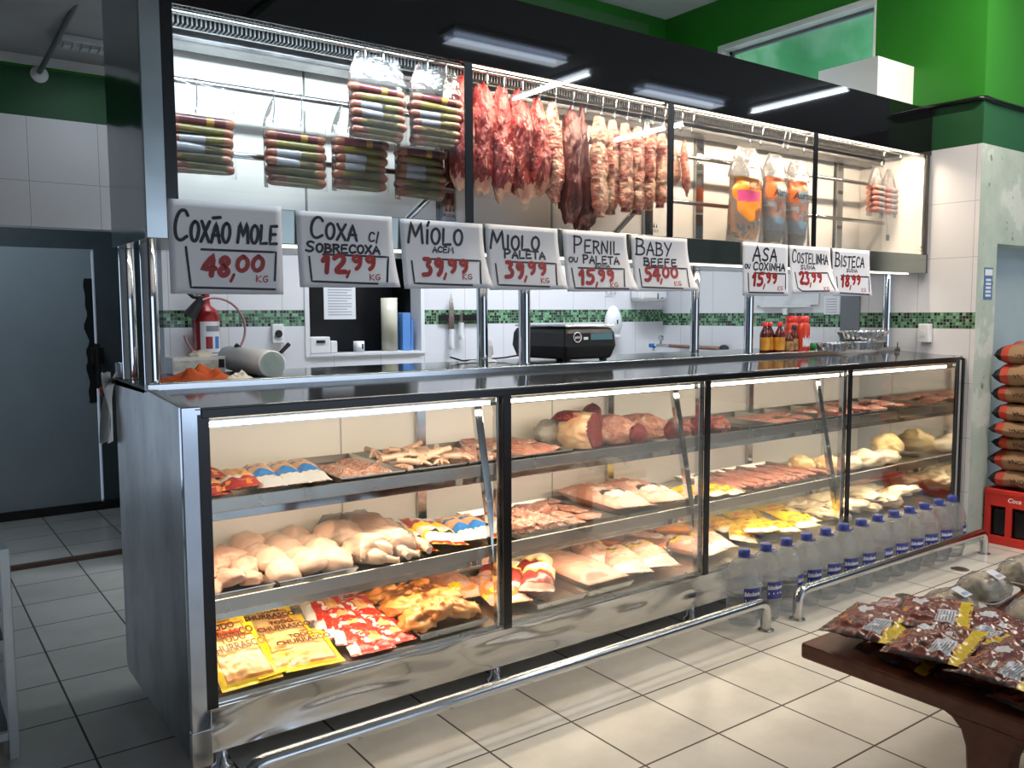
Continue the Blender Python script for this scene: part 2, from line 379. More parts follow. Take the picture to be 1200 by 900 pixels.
S('wall_shop', MB().box(6.5, 9.5, -8.1, -8, 0, 3.6).box(9.5, 9.6, -8, YB, 0, 3.6).box(-3, .9, -8.1, -8, 0, 3.6), plain('shop_wall', (.10, .10, .10), .7))  # unseen walls; left part closes the shopfront to keep daylight off the left floor
S('wall_left_block', MB().box(-3.1, -3, -8, YB, 0, 3.6), plain('left_wall_grey', (.42, .44, .46), .5))  # unseen wall, added to block world light from the left floor
S('wall_shop_upper', MB().box(.9, 6.5, -8.1, -8, 2.9, 3.6), plain('shop_green', (.02, .12, .015), .7))
def ceiling_lamp(x, y, z, along, L, label, wide):
    o = thing('ceiling_lamp', label, 'lamp', (x, y, z))
    w_ = .13 if wide else .035
    m = Matrix.Translation((x, y, z)) @ Matrix.Rotation(0 if along == 'x' else PI/2, 4, 'Z')
    MB().box(-L/2, L/2, -w_, w_, -.035, 0, M=m).build('housing', M['white'], o, .004)
    for q in ((-.07, .07) if wide else (0,)):
        MB().tube([m @ V((-L/2+.03, q, -.055)), m @ V((L/2-.03, q, -.055))], .014, 10).build('tube', M['tube_dim' if wide else 'tube'], o)
    return o
ceiling_lamp(3.6, -3.05, 3.6, 'x', 1.2, 'twin tube ceiling lamp mirrored in the fascia above the hanging meat', True)
ceiling_lamp(5.95, -3.3, 3.6, 'x', 1.2, 'twin tube ceiling lamp mirrored in the fascia over the second glass divider', True)
ceiling_lamp(7.05, -2.7, 3.6, 'y', 1.2, 'single tube ceiling lamp mirrored as a streak at the right of the fascia', False)
ceiling_lamp(4.6, -3.75, 3.6, 'y', 1.2, 'single tube ceiling lamp mirrored over the red hanging slabs', False)
ceiling_lamp(3.75, -.95, 3.6, 'y', 1.2, 'single tube ceiling lamp above the aisle in front of the right end of the counter', False)
ceiling_lamp(6.9, -4.7, 3.6, 'y', 1.2, 'single tube ceiling lamp mirrored over the last hanging rib strips', False)
o = thing('ceiling_lamp', 'dim prismatic batten lamp on the low grey ceiling at left', 'lamp', (.1, 1.95, 2.6))
MB().box(.0, .35, 1.91, 1.99, 2.57, 2.6).build('housing', M['white'], o, .004)
mb = MB()
for k in range(9): mb.box(.01+k*.037, .04+k*.037, 1.915, 1.985, 2.552, 2.57)
mb.build('diffuser', plain('prism_diffuser', (.55, .58, .60), .2), o)
o = thing('brace_rod', 'thin steel rod rising from round flange on green wall to low ceiling', 'rod', (-.032, YB, 2.52))
MB().tube([(-.032, YB-.01, 2.524), (-.002, 1.40, 2.62)], .012, 10).build('rod', plain('rod_grey', (.10, .11, .11), .5), o)
MB().lathe([(.0, .012), (.035, .010), (.04, 0)], n=20, M=Matrix.Translation((-.032, YB, 2.515)) @ Matrix.Rotation(PI/2, 4, 'X')).build('flange', M['white'], o)
# ---------------------------------------------------------------- refrigerated counter
B = 1.0486; XE = 4.27
ZT, ZM, ZB = .775, .482, .245            # shelf tops
ct = thing('display_counter', 'long stainless refrigerated butcher counter with lit glass front and three shelf levels', 'display counter', (2.1, .4, 0))
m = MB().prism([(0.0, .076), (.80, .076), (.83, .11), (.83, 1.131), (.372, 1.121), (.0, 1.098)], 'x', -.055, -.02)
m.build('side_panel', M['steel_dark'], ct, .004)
MB().box(-.056, 0, -.004, .02, .066, 1.098).build('corner_strip', M['mirror_wavy'], ct, .003)
MB().box(-.058, 0, -.006, .02, .062, .17).build('corner_boot', M['steel'], ct, .002)
MB().box(4.235, XE, 0, .83, .076, 1.10).build('side_panel', M['steel'], ct, .004)
MB().box(-.02, 4.235, 0.004, .02, .09, .2266).box(-.02, 4.235, .004, .035, .2266, .236).box(-.02, 4.235, .02, .64, .09, .12).build('base_panel', M['steel_wavy'], ct, .003)
MB().box(-.02, 4.235, .64, .83, .076, 1.125).build('rear_body', M['steel'], ct)
for k in range(4):
    p = MB().box(k*B+(.004 if k else -.016), (k+1)*B-.004 if k < 3 else 4.232, .618, .64, .23, 1.06).build('rear_liner', M['panel'], ct)
    MB().box(k*B+.70, k*B+.705, .6155, .6185, .23, 1.06).build('seam', plain('seam_grey', (.42, .40, .37), .5) if k == 0 else bpy.data.materials['seam_grey'], p)
MB().box(-.02, -.014, .02, .62, .23, 1.06).build('end_liner', M['mirror'], ct)
MB().box(4.229, 4.235, .02, .62, .23, 1.06).build('end_liner', M['mirror'], ct)
MB().box(-.02, 4.235, .02, .62, .225, .243).build('bottom_pan', M['tray'], ct)
def slab(name, pts, x0, x1, m, bev=.003):
    return MB().prism(pts, 'x', x0, x1).build(name, m, ct, bev)
slab('glass_top', [(-.004, 1.085), (.375, 1.112), (.375, 1.119), (-.004, 1.094)], -.02, 4.25, M['granite'])
slab('front_edge', [(-.006, 1.063), (.03, 1.063), (.03, 1.088), (-.006, 1.0905)], -.002, 4.262, M['black'])
slab('curb', [(.365, 1.110), (.405, 1.110), (.405, 1.134), (.372, 1.142), (.365, 1.138)], -.055, 4.25, M['steel'])
slab('worktop', [(.40, 1.105), (.95, 1.105), (.95, 1.130), (.40, 1.130)], -.055, 4.255, M['granite'])
slab('lamp_rail', [(.03, 1.052), (.075, 1.052), (.085, 1.03), (.078, 1.026), (.03, 1.03)], .0, 4.23, M['mirror'], 0)
for k in range(4):
    MB().box(k*B+.03, (k+1)*B-.05, .030, .062, 1.034, 1.048).build('led_strip', M['led_warm'], ct)
    MB().box(k*B+.018, (k+1)*B-.018 if k < 3 else 4.20, -.002, .002, .228, 1.065).build('front_pane', M['glass_front'], ct)
for k, x in enumerate((0.004, B, 2*B, 3*B, 4.200)):
    MB().box(x-.016, x+.016, -.005, .001, .226, 1.075).build('glazing_bar', M['black'], ct)
    if 0 < k < 4:
        MB().box(x-.036, x-.004, .012, .036, .236, 1.062).build('front_post', M['mirror'], ct, .002)
        MB().box(x-.02, x+.02, .595, .617, .243, 1.06).build('rear_post', M['steel'], ct, .002)
        a, b_ = V((x, .200, 1.045)), V((x, .034, .26)); d = (b_-a)
        mm = Matrix.Translation((a+b_)/2) @ V((0, d.y, d.z)).to_track_quat('Z', 'X').to_matrix().to_4x4()
        L = d.length/2
        MB().box(-.016, .016, -.012, .012, -L, L, M=Matrix.Translation((a+b_)/2) @ Matrix.Rotation(math.atan2(-d.y, -d.z)*-1, 4, 'X')).build('shelf_strut', M['mirror'], ct, .002)
MB().box(4.216, 4.262, -.008, .012, .08, 1.075).build('glazing_bar', M['mirror'], ct)
MB().box(4.250, 4.272, -.012, .012, .08, 1.085).build('corner_strip', M['black'], ct)
for z, y, h in ((ZT, .145, .022), (ZM, .098, .022)):
    MB().box(.0, 4.225, y, .615, z-.018, z).box(0, 4.225, y-.004, y+.008, z-.016, z+.026).build('shelf', M['tray'], ct, .002)
    MB().box(.0, 4.225, y+.014, y+.024, z-h-.024, z-h+.01).box(.0, 4.225, y+.024, y+.075, z-h-.002, z-h+.02).build('shelf_lamp_rail', M['mirror'], ct, .003)
    for k in range(4): MB().box(k*B+.05, k*B+B-.08, y+.028, y+.064, z-h-.0100, z-h-.004).build('led_strip', M['led_warm'], ct)
for x in (.05, 1.05, 2.1, 3.15, 4.15):
    for y in (.08, .72): MB().lathe([(.032, 0), (.032, .012), (.018, .02), (.018, .078)], (x, y, 0), 14).build('foot', M['steel'], ct)
PW = 1.0
area_light('counter_light', (2.1, .052, 1.024), 4.1, .02, 18*PW, WARM, (0, .75, -.7))
area_light('counter_light', (2.1, .20, ZT-.056), 4.1, .03, 9*PW, WARM, (0, .0, -1))
area_light('counter_light', (2.1, .15, ZM-.056), 4.1, .03, 9*PW, WARM, (0, .0, -1))
# ---------------------------------------------------------------- overhead case on posts
CY = .228; CZ0, CZ1, CZ2, CZ3 = 1.575, 1.684, 2.253, 2.515; CR = .70
oc = thing('overhead_case', 'overhead stainless and black glass hanging case on steel posts above the counter', 'display case', (2.1, .45, 1.13))
for x, y in ((-.02, .437), (1.457, .437), (2.91, .437), (4.21, .437), (-.02, .74), (1.45, .74), (2.84, .74)):
    MB().tube([(x, y, 1.132), (x, y, CZ0+.01)], .025, 20).build('post', M['mirror'], oc)
MB().box(-.071, -.066, CY+.002, CR, CZ0, CZ3).build('side_panel', M['mirror_wavy'], oc)
MB().box(-.0715, -.006, CY-.002, CY+.02, CZ0, CZ3).build('corner_strip', M['corner_steel'], oc, .002)
MB().box(4.262, 4.270, CY-.004, CR, CZ0, CZ3-.01).build('side_panel', M['steel'], oc)
MB().box(-.006, 4.262, CY, CY+.02, CZ0, CZ1).box(-.066, 4.262, CY+.02, CR, CZ0, CZ0+.012).build('bottom_fascia', M['fascia_steel'], oc, .002)
MB().box(-.006, 4.262, CY+.02, CR-.03, CZ1-.03, CZ1-.012).build('floor_plate', M['steel'], oc)
MB().box(-.006, 4.262, CY-.003, CY+.006, CZ2, CZ3).build('top_fascia', M['black_glass'], oc)
MB().box(-.066, 4.262, CY+.006, CR, CZ3-.02, CZ3).build('roof_panel', M['steel'], oc)
MB().box(-.066, 4.262, CR-.02, CR, CZ0, CZ3-.02).build('rear_frame', M['steel'], oc)
for x0, x1 in ((-.06, .60), (.61, 1.17), (1.27, 1.78), (1.79, 2.36), (2.42, 2.73), (2.79, 3.35), (3.36, 3.97), (4.06, 4.25)):
    MB().box(x0, x1, CR-.036, CR-.021, CZ1, 2.28).build('rear_panel', M['panel'], oc)
MB().box(4.252, 4.261, .26, CR-.036, CZ1, 2.28).build('end_liner', M['panel'], oc)
for x in (1.22, 2.39, 2.76, 4.015): MB().box(x-.028, x+.028, CR-.055, CR-.022, CZ0+.02, 2.30).build('rear_post', M['mirror'], oc)
MB().box(-.06, 4.255, .46, CR-.022, 2.305, CZ3-.03).build('evaporator_housing', steel_mat('frosted_steel', (.55, .56, .57), .35, stain=1, tint2=(.30, .30, .30)), oc)
m = MB()
for k in range(300): m.box(-.02+k*.0142, -.0145+k*.0142, .385, .425, 2.252, 2.300)
m.build('fin_comb', plain('fin_dark', (.10, .105, .11), .4, .8), oc)
MB().box(-.06, 4.255, .38, .46, 2.300, 2.36).box(-.06, 4.255, .425, .435, 2.25, 2.33).build('comb_frame', M['steel'], oc)
MB().box(-.06, 4.255, .50, .62, 2.235, 2.300).build('drip_duct', steel_mat('duct_steel', (.50, .51, .52), .4, .3, 8, stain=1, tint2=(.30, .30, .31)), oc, .012)
for y, z in ((.5, 2.108), (.5, 1.888), (.36, 2.278)):
    MB().tube([(-.06, y, z), (4.255, y, z)], .011, 10).build('hanging_rail', M['steel'], oc)
for x in (1.12, 2.21):
    MB().box(x-.018, x+.018, .485, .492, 1.87, 2.36).box(x-.018, x+.018, .35, .357, 2.27, 2.36).build('rail_hanger', M['steel'], oc)
    a, b_ = V((x, .50, 1.875)), V((x-.0, .64, 1.69))
    MB().tube([(x, .50, 1.875), (x-.19, .53, 1.69)], .014, 8).build('rail_brace', M['steel'], oc)
for k in range(4):
    MB().box(k*B+.012, (k+1)*B-.012, CY+.003, CY+.007, CZ1, CZ2).build('front_pane', M['glass'], oc)
    MB().box(k*B+.02, (k+1)*B-.02, CY+.02, CY+.04, CZ2+(.012 if k == 0 else .003), CZ2+(.022 if k == 0 else .008)).build('led_strip', M['led_cool'] if k == 0 else M['led_warm'], oc)
for x in (.004, B, 2*B, 3*B, 4.235): MB().box(x-.017, x+.017, CY-.004, CY+.002, CZ1, CZ2+.002).build('glazing_bar', M['black'], oc)
MB().box(4.251, 4.262, CY-.004, CY+.01, CZ1, CZ2).build('glazing_bar', M['steel'], oc)
for x in (.965, 2.0, 4.20):
    m = MB()
    vs, fs = font_mesh('Artico', .022); m.add([(x+p[0], CY-.0005, 1.705+p[1]) for p in vs], fs)
    for q in (-.016, 0, .016): m.add([(x+q-.006, CY-.0005, 1.718), (x+q+.006, CY-.0005, 1.718), (x+q, CY-.0005, 1.735+.006*(q == 0))], [(0, 1, 2)])
    m.build('maker_mark', M['ink'], oc)
for x0, x1 in ((.1, 1.4), (1.5, 2.84), (2.96, 4.15)): MB().box(x0, x1, .275, .290, CZ0-.007, CZ0+.001).build('under_lamp', M['led_soft'], oc)
area_light('under_case_light', (2.1, .283, CZ0-.010), 4.0, .02, 9, (1, .90, .78), (0, .35, -1))
area_light('case_light', (.53, .262, CZ2-.004), .98, .025, 9, (.78, .93, 1.0), (0, .45, -1))
area_light('case_light', (2.65, .262, CZ2-.004), 3.1, .025, 40, WARM, (0, .45, -1))
# ---------------------------------------------------------------- hand-lettered price signs
GL = {
 'A': [[(.0, 0), (.5, 1), (1, 0)], [(.12, .36), (.92, .36)]], 'B': [[(.12, 0), (.12, 1)], [(.0, .97), (.7, .95), (.85, .75), (.62, .54), (.12, .52)], [(.6, .53), (1, .4), (.95, .12), (.6, 0), (.0, .02)]],
 'C': [[(.95, .82), (.75, 1), (.3, .95), (.02, .55), (.12, .12), (.5, 0), (.95, .16)]], 'E': [[(.9, 1), (.1, .97), (.08, 0), (.95, .02)], [(.1, .52), (.75, .54)]],
 'F': [[(.9, 1), (.1, .97), (.08, 0)], [(.1, .52), (.75, .54)]], 'G': [[(.9, .9), (.55, 1), (.1, .75), (.08, .25), (.5, 0), (.95, .2), (.92, .48), (.55, .46)]],
 'H': [[(.08, 1), (.08, 0)], [(.92, 1), (.92, 0)], [(.08, .5), (.92, .52)]], 'I': [[(.5, 1), (.5, 0)]], 'K': [[(.1, 1), (.1, 0)], [(.9, .95), (.1, .45), (.95, 0)]],
 'L': [[(.1, 1), (.08, 0), (.9, .03)]], 'M': [[(.0, 0), (.15, 1), (.48, .3), (.85, 1), (1, 0)]], 'N': [[(.05, 0), (.1, 1), (.88, 0), (.95, 1)]],
 'O': [[(.5, 1), (.12, .85), (.02, .4), (.3, 0), (.75, .05), (1, .5), (.85, .9), (.5, 1)]], 'P': [[(.12, 0), (.12, 1)], [(.0, .95), (.75, .97), (.95, .72), (.65, .48), (.12, .46)]],
 'R': [[(.12, 0), (.12, 1)], [(.0, .95), (.75, .97), (.92, .74), (.6, .52), (.12, .5)], [(.45, .5), (.98, 0)]], 'S': [[(.9, .88), (.55, 1), (.12, .82), (.3, .55), (.8, .42), (.88, .15), (.45, 0), (.03, .12)]],
 'T': [[(.0, .97), (1, 1)], [(.5, .98), (.48, 0)]], 'U': [[(.05, 1), (.08, .3), (.4, 0), (.8, .1), (.95, 1)]], 'X': [[(.02, 1), (.95, 0)], [(.95, 1), (.02, 0)]], 'Y': [[(.0, 1), (.5, .5)], [(1, 1), (.3, 0)]],
 'Ã': [[(.0, 0), (.5, 1), (1, 0)], [(.12, .36), (.92, .36)], [(.1, 1.22), (.95, 1.27)]], 'Í': [[(.5, .85), (.5, 0)], [(.4, 1.1), (.75, 1.35)]], 'É': [[(.9, 1), (.1, .97), (.08, 0), (.95, .02)], [(.1, .52), (.75, .54)], [(.4, 1.15), (.75, 1.35)]],
 '0': [[(.5, 1), (.1, .75), (.08, .25), (.45, 0), (.9, .25), (.92, .75), (.5, 1)]], '1': [[(.05, .62), (.62, 1), (.55, 0)]], '2': [[(.05, .78), (.4, 1), (.85, .85), (.8, .55), (.05, .02), (1, .05)]],
 '3': [[(.1, .95), (.85, .95), (.4, .58), (.9, .4), (.75, .05), (.05, .03)]], '4': [[(.75, 0), (.78, 1), (.0, .32), (1, .35)]], '5': [[(.95, .97), (.2, .95), (.15, .55), (.75, .58), (.9, .25), (.5, 0), (.05, .05)]],
 '8': [[(.5, .53), (.12, .75), (.5, 1), (.88, .76), (.5, .53), (.05, .25), (.45, 0), (.92, .22), (.5, .53)]], '9': [[(.9, .75), (.5, .98), (.12, .72), (.45, .48), (.9, .75), (.8, .2), (.5, 0)]],
 ',': [[(.6, .1), (.2, -.28)]], '/': [[(.8, 1.05), (.2, -.1)]], ' ': []}
SOFT = set('COSGU02358 9BPR3')
def strokes(s, x, y, h, w, slant=.08, first=1.):
    n = len(s); out = []; wd = {'I': .45, 'Í': .45, '1': .7, ',': .4, '/': .6, ' ': .55, 'M': 1.2}
    tot = sum(wd.get(c, 1)*(first if i == 0 else 1) for i, c in enumerate(s)); cx = x
    for i, c in enumerate(s):
        k = first if i == 0 else 1
        cw = w/tot*wd.get(c, 1)*k; jy = random.uniform(-.03, .03)*h
        for pl in GL[c]:
            q = [(cx+(.08+.80*px)*cw+slant*py*h*k, y+jy+py*h*k) for px, py in pl]
            out.append(smooth_line(q, 2) if c in SOFT else q)
        cx += cw
    return out
def ribbon(mb, pl, wd, fn, off=.0007):
    """a marker line of width wd along a 2D polyline, laid on the surface fn"""
    dense = [pl[0]]
    for a, b in zip(pl[:-1], pl[1:]):
        L = math.hypot(b[0]-a[0], b[1]-a[1]); k = max(1, int(L/.012))
        dense += [(a[0]+(b[0]-a[0])*(i+1)/k, a[1]+(b[1]-a[1])*(i+1)/k) for i in range(k)]
    pl = dense; L = []; R_ = []
    for i, p in enumerate(pl):
        a = pl[max(i-1, 0)]; b = pl[min(i+1, len(pl)-1)]; dx, dy = b[0]-a[0], b[1]-a[1]; l = math.hypot(dx, dy) or 1
        nx, ny = -dy/l*wd/2, dx/l*wd/2; L.append((p[0]+nx, p[1]+ny)); R_.append((p[0]-nx, p[1]-ny))
    vs = [fn(*q, off) for q in L]+[fn(*q, off) for q in R_]; n = len(pl)
    mb.add(vs, [(i, i+1, n+i+1, n+i) for i in range(n-1)])
    for p in (pl[0], pl[-1]):
        mb.add([fn(p[0]+wd/2*math.cos(2*PI*k/8), p[1]+wd/2*math.sin(2*PI*k/8), off) for k in range(8)], [tuple(range(8))])
SW = .345
def sign(x0, h, curl, label, lines, price, frame, kg, wp=.68, z_top=1.683, px=.17, pz=None):
    o = thing('price_sign', label, 'price sign', (x0+SW/2, .218, z_top), 'handwritten price signs taped along the case')
    y0 = .2225
    def fn(x, y, off):
        s, t = x/SW, 1+y/h                   # y runs from 0 at the top to -h
        k = (1-t)
        yy = y0-curl*(.030*k**1.6+.050*max(0, s)**3*k**2.5)-off*(1)
        return (x0+x, yy, z_top+y+curl*.006*k*k*s)
    g = MB(); g.grid(lambda u, v: fn(u*SW, -h+v*h, 0), 16, 12); sh = g.build('sheet', M['paper'], o)
    md = sh.modifiers.new('thickness', 'SOLIDIFY'); md.thickness = .0004; md.offset = -1 if False else 1
    t = MB()
    for (s, x, y, hh, w_, wd, first) in lines:
        for pl in strokes(s, x*SW, -y*h, hh, w_*SW, first=first): ribbon(t, pl, wd*1.18, fn, .0014)
    for pl in frame: ribbon(t, [(a*SW, -b*h) for a, b in pl], .0070, fn, .0012)
    t.build('lettering', M['ink'], o)
    r = MB(); n = len(price)
    pz_ = (.80 if pz is None else pz)
    pre, post = price.split(',')
    a = .37*wp*SW
    for pl in strokes(pre, px*SW+.02, -pz_*h, .060, a, .12): ribbon(r, pl, .0165, fn, .0013)
    for pl in strokes(',', px*SW+.013+a, -pz_*h, .055, .026, .1): ribbon(r, pl, .009, fn, .0013)
    for pl in strokes(post, px*SW+.030+a, -(pz_-.055)*h, .047, a*1.05, .12): ribbon(r, pl, .0138, fn, .0013)
    for pl in strokes('KG', kg[0]*SW, -kg[1]*h, .020, .042, .1): ribbon(r, pl, .0035, fn, .0013)
    r.build('price_lettering', M['ink_red'], o)
    return o
FR = [[(.14, .50), (.17, .93), (.92, .94)], [(.27, .52), (.94, .52), (.92, .84)]]
FR2 = [[(.11, .60), (.12, .92), (.78, .95)], [(.25, .56), (.93, .57), (.88, .92)]]
SL = 'white price sign hand-lettered '
sign(-.012, .278, .03, SL+'"coxão mole", leftmost and largest sheet of the row', [('COXÃO', .03, .44, .060, .50, .0085, 1.55), ('MOLE', .58, .43, .056, .38, .0085, 1.1)], '48,00', FR, (.74, .86), .72, px=.20, z_top=1.692)
sign(.381, .246, .7, SL+'"coxa c/ sobrecoxa"', [('COXA', .12, .36, .052, .50, .008, 1.35), ('C/', .73, .36, .032, .12, .005, 1), ('SOBRECOXA', .07, .53, .027, .78, .0066, 1.25)], '12,99', FR2, (.70, .90), .72, px=.16, z_top=1.684)
sign(.757, .243, .9, SL+'"míolo acém"', [('MÍOLO', .07, .34, .056, .68, .0085, 1.25), ('ACÉM', .36, .46, .020, .26, .005, 1)], '39,99', FR2, (.68, .86), .70, px=.16, z_top=1.681)
sign(1.114, .245, .9, SL+'"miolo paleta"', [('MIOLO', .04, .37, .052, .70, .0085, 1.3), ('PALETA', .22, .50, .028, .58, .0068, 1.2)], '39,99', FR2, (.68, .89), .72, px=.16, z_top=1.683)
sign(1.486, .246, 1.0, SL+'"pernil ou paleta suína"', [('PERNIL', .13, .36, .052, .76, .0065, 1.3), ('OU', .06, .52, .020, .15, .005, 1), ('PALETA', .27, .53, .030, .58, .0062, 1.1), ('SUÍNA', .45, .59, .011, .24, .003, 1)], '15,99', [[(.10, .62), (.12, .94), (.88, .96)], [(.2, .61), (.90, .61), (.84, .92)]], (.64, .93), .68, px=.13, pz=.87, z_top=1.682)
sign(1.858, .238, 1.0, SL+'"baby beefe", the last before the gap', [('BABY', .05, .34, .056, .66, .0066, 1.25), ('BEEFE', .18, .53, .030, .60, .0068, 1.05)], '54,00', FR2, (.66, .90), .74, px=.12, z_top=1.679)
sign(2.585, .252, .1, SL+'"asa ou coxinha", first after the gap', [('ASA', .20, .34, .062, .56, .0085, 1.15), ('OU', .04, .49, .020, .13, .005, 1), ('COXINHA', .22, .51, .034, .72, .0068, 1.1)], '15,99', [[(.12, .58), (.14, .94), (.90, .94)], [(.25, .57), (.95, .57), (.94, .86)]], (.76, .89), .70, px=.14)
sign(2.940, .240, .8, SL+'"costelinha suína"', [('COSTELINHA', .05, .36, .050, .88, .0066, 1.3), ('SUÍNA', .24, .49, .022, .36, .0045, 1)], '23,99', [[(.11, .56), (.14, .88), (.24, .95), (.82, .95)], [(.2, .57), (.88, .55), (.94, .92)]], (.72, .94), .68, px=.13)
sign(3.306, .248, .3, SL+'"bisteca suína", rightmost of the row', [('BISTECA', .05, .38, .056, .80, .0075, 1.3), ('SUÍNA', .36, .49, .018, .30, .004, 1)], '18,99', [[(.11, .60), (.13, .93), (.93, .97)], [(.22, .57), (.96, .58), (.94, .90)]], (.74, .91), .66, px=.15)
# ---------------------------------------------------------------- hooks and hanging goods in the overhead case
hook_me = MB().tube([(0, .0140, -.008), (0, .0148, .003), (0, .0105, .0105), (0, 0, .0148), (0, -.0105, .0105), (0, -.0148, 0), (0, -.013, -.016), (.004, -.004, -.055), (.004, .004, -.080), (.0, .0, -.098), (-.006, -.010, -.092)], .0022, 6).mesh('hook', M['steel'])
def hook(x, y, z, lab, grp, rz=0.): return put(hook_me, 'meat_hook', lab, 'hook', (x, y, z-.010), (0, 0, rz*.3), None, grp)
sbr = plain('sausage_brown', (.14, .045, .028), .3, color2=(.22, .085, .050), scale=14)
sml = plain('sausage_maroon', (.085, .015, .018), .3)
sol = plain('sausage_olive', (.15, .11, .022), .3, color2=(.09, .08, .022), scale=18)
sgr = plain('sausage_greyblue', (.20, .20, .22), .3)
syl = plain('sausage_yellow', (.28, .16, .03), .3)
def sausage_mb(kind, L=.205, r=.0175):
    prof = [(.001, -L/2-.006), (r*.55, -L/2-.003), (r*.86, -L/2+.004), (r*.98, -L/2+.014)]+[(r*(1+.03*math.sin(i*2.1)), -L/2+.018+(L-.036)*i/14) for i in range(1, 14)]+[(r*.98, L/2-.014), (r*.86, L/2-.004), (r*.55, L/2+.003), (.001, L/2+.006)]
    def mi(i):
        t = i/(len(prof)-2)
        if t < .2 or t > .84: return 0
        if kind == 0: return 1 if not (.55 < t < .68) else 4
        if kind == 1: return 2
        if kind == 2: return 3 if t < .55 else 2
        return 0 if t < .3 else 2
    return MB().lathe(prof, n=14, mi=mi, M=Matrix.Rotation(PI/2, 4, 'Y'))
sm_mats = [sbr, sml, sol, sgr, syl]
saus = [sausage_mb(k).mesh('sausage', sm_mats) for k in range(4)]
def bag_sheet(w, z0, z1, pinch, y=0.02, ty=.026):
    def fn(u, v):
        a = 2*PI*u; k = v
        ww = w/2*(1-pinch*k**1.5); tt = ty*(1-.85*k)
        p = V((ww*math.cos(a), tt*math.sin(a), z0+(z1-z0)*v))
        n_ = noise.noise(V((p.x*22, a*1.2, p.z*16)))
        return (p.x+.004*n_, p.y+.012*n_*k, p.z+.010*noise.noise(V((a*1.5, 3.1, 7)))*k)
    return fn
def sausage_pack(x, y, z, label, n=6, ang=0., grp='bags of wrapped sausages in the first bay'):
    o = thing('sausage_pack', label, 'sausage pack', (0, 0, 0), grp)
    for i in range(n):
        for row in (0, 1):
            k = 0 if i == 0 else (3 if i == n-1 else (1 if i in (1, 4) else 2))
            s = bpy.data.objects.new('sausage', saus[k]); COL.objects.link(s); s.parent = o
            s.location = (random.uniform(-.006, .006)+(0 if row == 0 else .012), row*.034, -.016-i*.0290); s.rotation_euler = (random.uniform(-.6, .6), random.uniform(-.035, .035), random.uniform(-.04, .04)); s.scale = (random.uniform(.93, 1.03), random.uniform(.92, 1.06), random.uniform(.92, 1.06))
    MB().grid(bag_sheet(.226, -.19, .012, 0), 40, 12).grid(bag_sheet(.226, .012, .105, .30), 40, 8).build('bag', M['film'], o)
    place(o, (x, y, z), (0, 0, ang)); return o
SP = 'clear bag of wrapped sausages '
sausage_pack(.150, .428, 1.985, SP+'hanging at the left end of the upper case')
sausage_pack(.470, .428, 1.970, SP+'second from the left end, above the "coxa c/ sobrecoxa" sign')
sausage_pack(.715, .428, 1.978, SP+'hanging directly under another bag, left of a doubled pair')
sausage_pack(.745, .345, 2.150, SP+'hung highest, overlapping the rail, above "míolo acém" sign', 6)
sausage_pack(.985, .345, 2.150, SP+'hung high beside the steel hanger bar', 6)
sausage_pack(.965, .428, 1.968, SP+'low beside the brace, under the bag at the hanger bar', 6)
HL = 'thin steel hook on the rail carrying the sausage bags'; HG = 'hooks of the sausage bags'
for x in (.085, .16, .42, .52, .70, .80): hook(x, .5, 2.118, HL, HG, .3)
for x in (.70, .77, .95, 1.03): hook(x, .36, 2.288, 'thin steel hook on the front rail above a high sausage bag', 'front hooks of the sausage bags', .2)
def meat_mat(name, a, b_, fat, sx=(9, 9, 2.2), fl=.62, rough=.38):
    n = NB(name); f = n.noise(4.5, 6, stretch=sx, rough=.68)
    n.set(color=n.ramp(f, [(.30, a), (.50, b_), (fl, b_), (fl+.08, fat)]), rough=rough); n.bump(n.noise(7, 5, stretch=sx), 1., .035); return n.m
M['beef'] = meat_mat('beef_red', (.06, .004, .005), (.22, .016, .016), (.38, .11, .085), (7, 7, 3.5), .60)
M['beef_dark'] = meat_mat('beef_dark', (.018, .004, .004), (.085, .014, .012), (.25, .10, .07), (5, 5, 2))
M['rib'] = meat_mat('rib_meat', (.16, .030, .026), (.34, .10, .075), (.50, .32, .24), (4, 4, 7), .52)
M['rib_pale'] = meat_mat('rib_pale', (.30, .12, .085), (.46, .27, .20), (.60, .46, .35), (4, 4, 6), .55)
M['fat'] = plain('fat', (.52, .33, .24), .4, color2=(.36, .12, .09), scale=9, bump=.4)
M['bone'] = plain('bone', (.72, .60, .48), .45)
def slab_hang(w, t, L, seed, top=.45, bot=.8, bend=0., wob=.20, mi=0):
    def fn(p, d):
        k = (1-d.z)/2                      # 0 at the top, 1 at the bottom
        s = (top+(1-top)*min(1, k*3))*(1 if k < .8 else 1-(1-bot)*(k-.8)/.2)
        s *= min(2.2, (max(.02, 1-abs(d.z)**5))**.45/max(.2, (1-d.z*d.z)**.5))
        n_ = noise.noise(V((p.x*9+seed, p.z*5, seed*2.2)))
        return (p.x*s+bend*k*k+.012*n_, p.y*s+.014*noise.noise(V((p.x*14, p.z*7+seed, 5))), p.z+.012*noise.noise(V((p.x*30, seed, 1)))*(k > .7))
    m_ = MB()
    m_.blob((0, 0, -L/2), (w/2, t/2, L/2), wob, 2.2, seed, 28, 34, fn, mi)
    return m_
HMG = 'pieces of beef and ribs hung on hooks in the second bay'
MH = 'thin steel hook on the front rail carrying hung meat'
def hung(x, y, z, rz, mb, mats, name, label, cat):
    o = tag(mb.build(name, mats), label, cat, HMG); place(o, (x, y, z), (random.uniform(-.03, .03), random.uniform(-.03, .03), rz)); hook(x, .36, 2.288, MH, 'hooks of the hung meat', .2); return o
def fatfoot(L, lim=.88): return lambda q: 1 if q.z < -L*(lim-.5)+.05*noise.noise(V((q.x*40, q.y*40, 3))) else 0
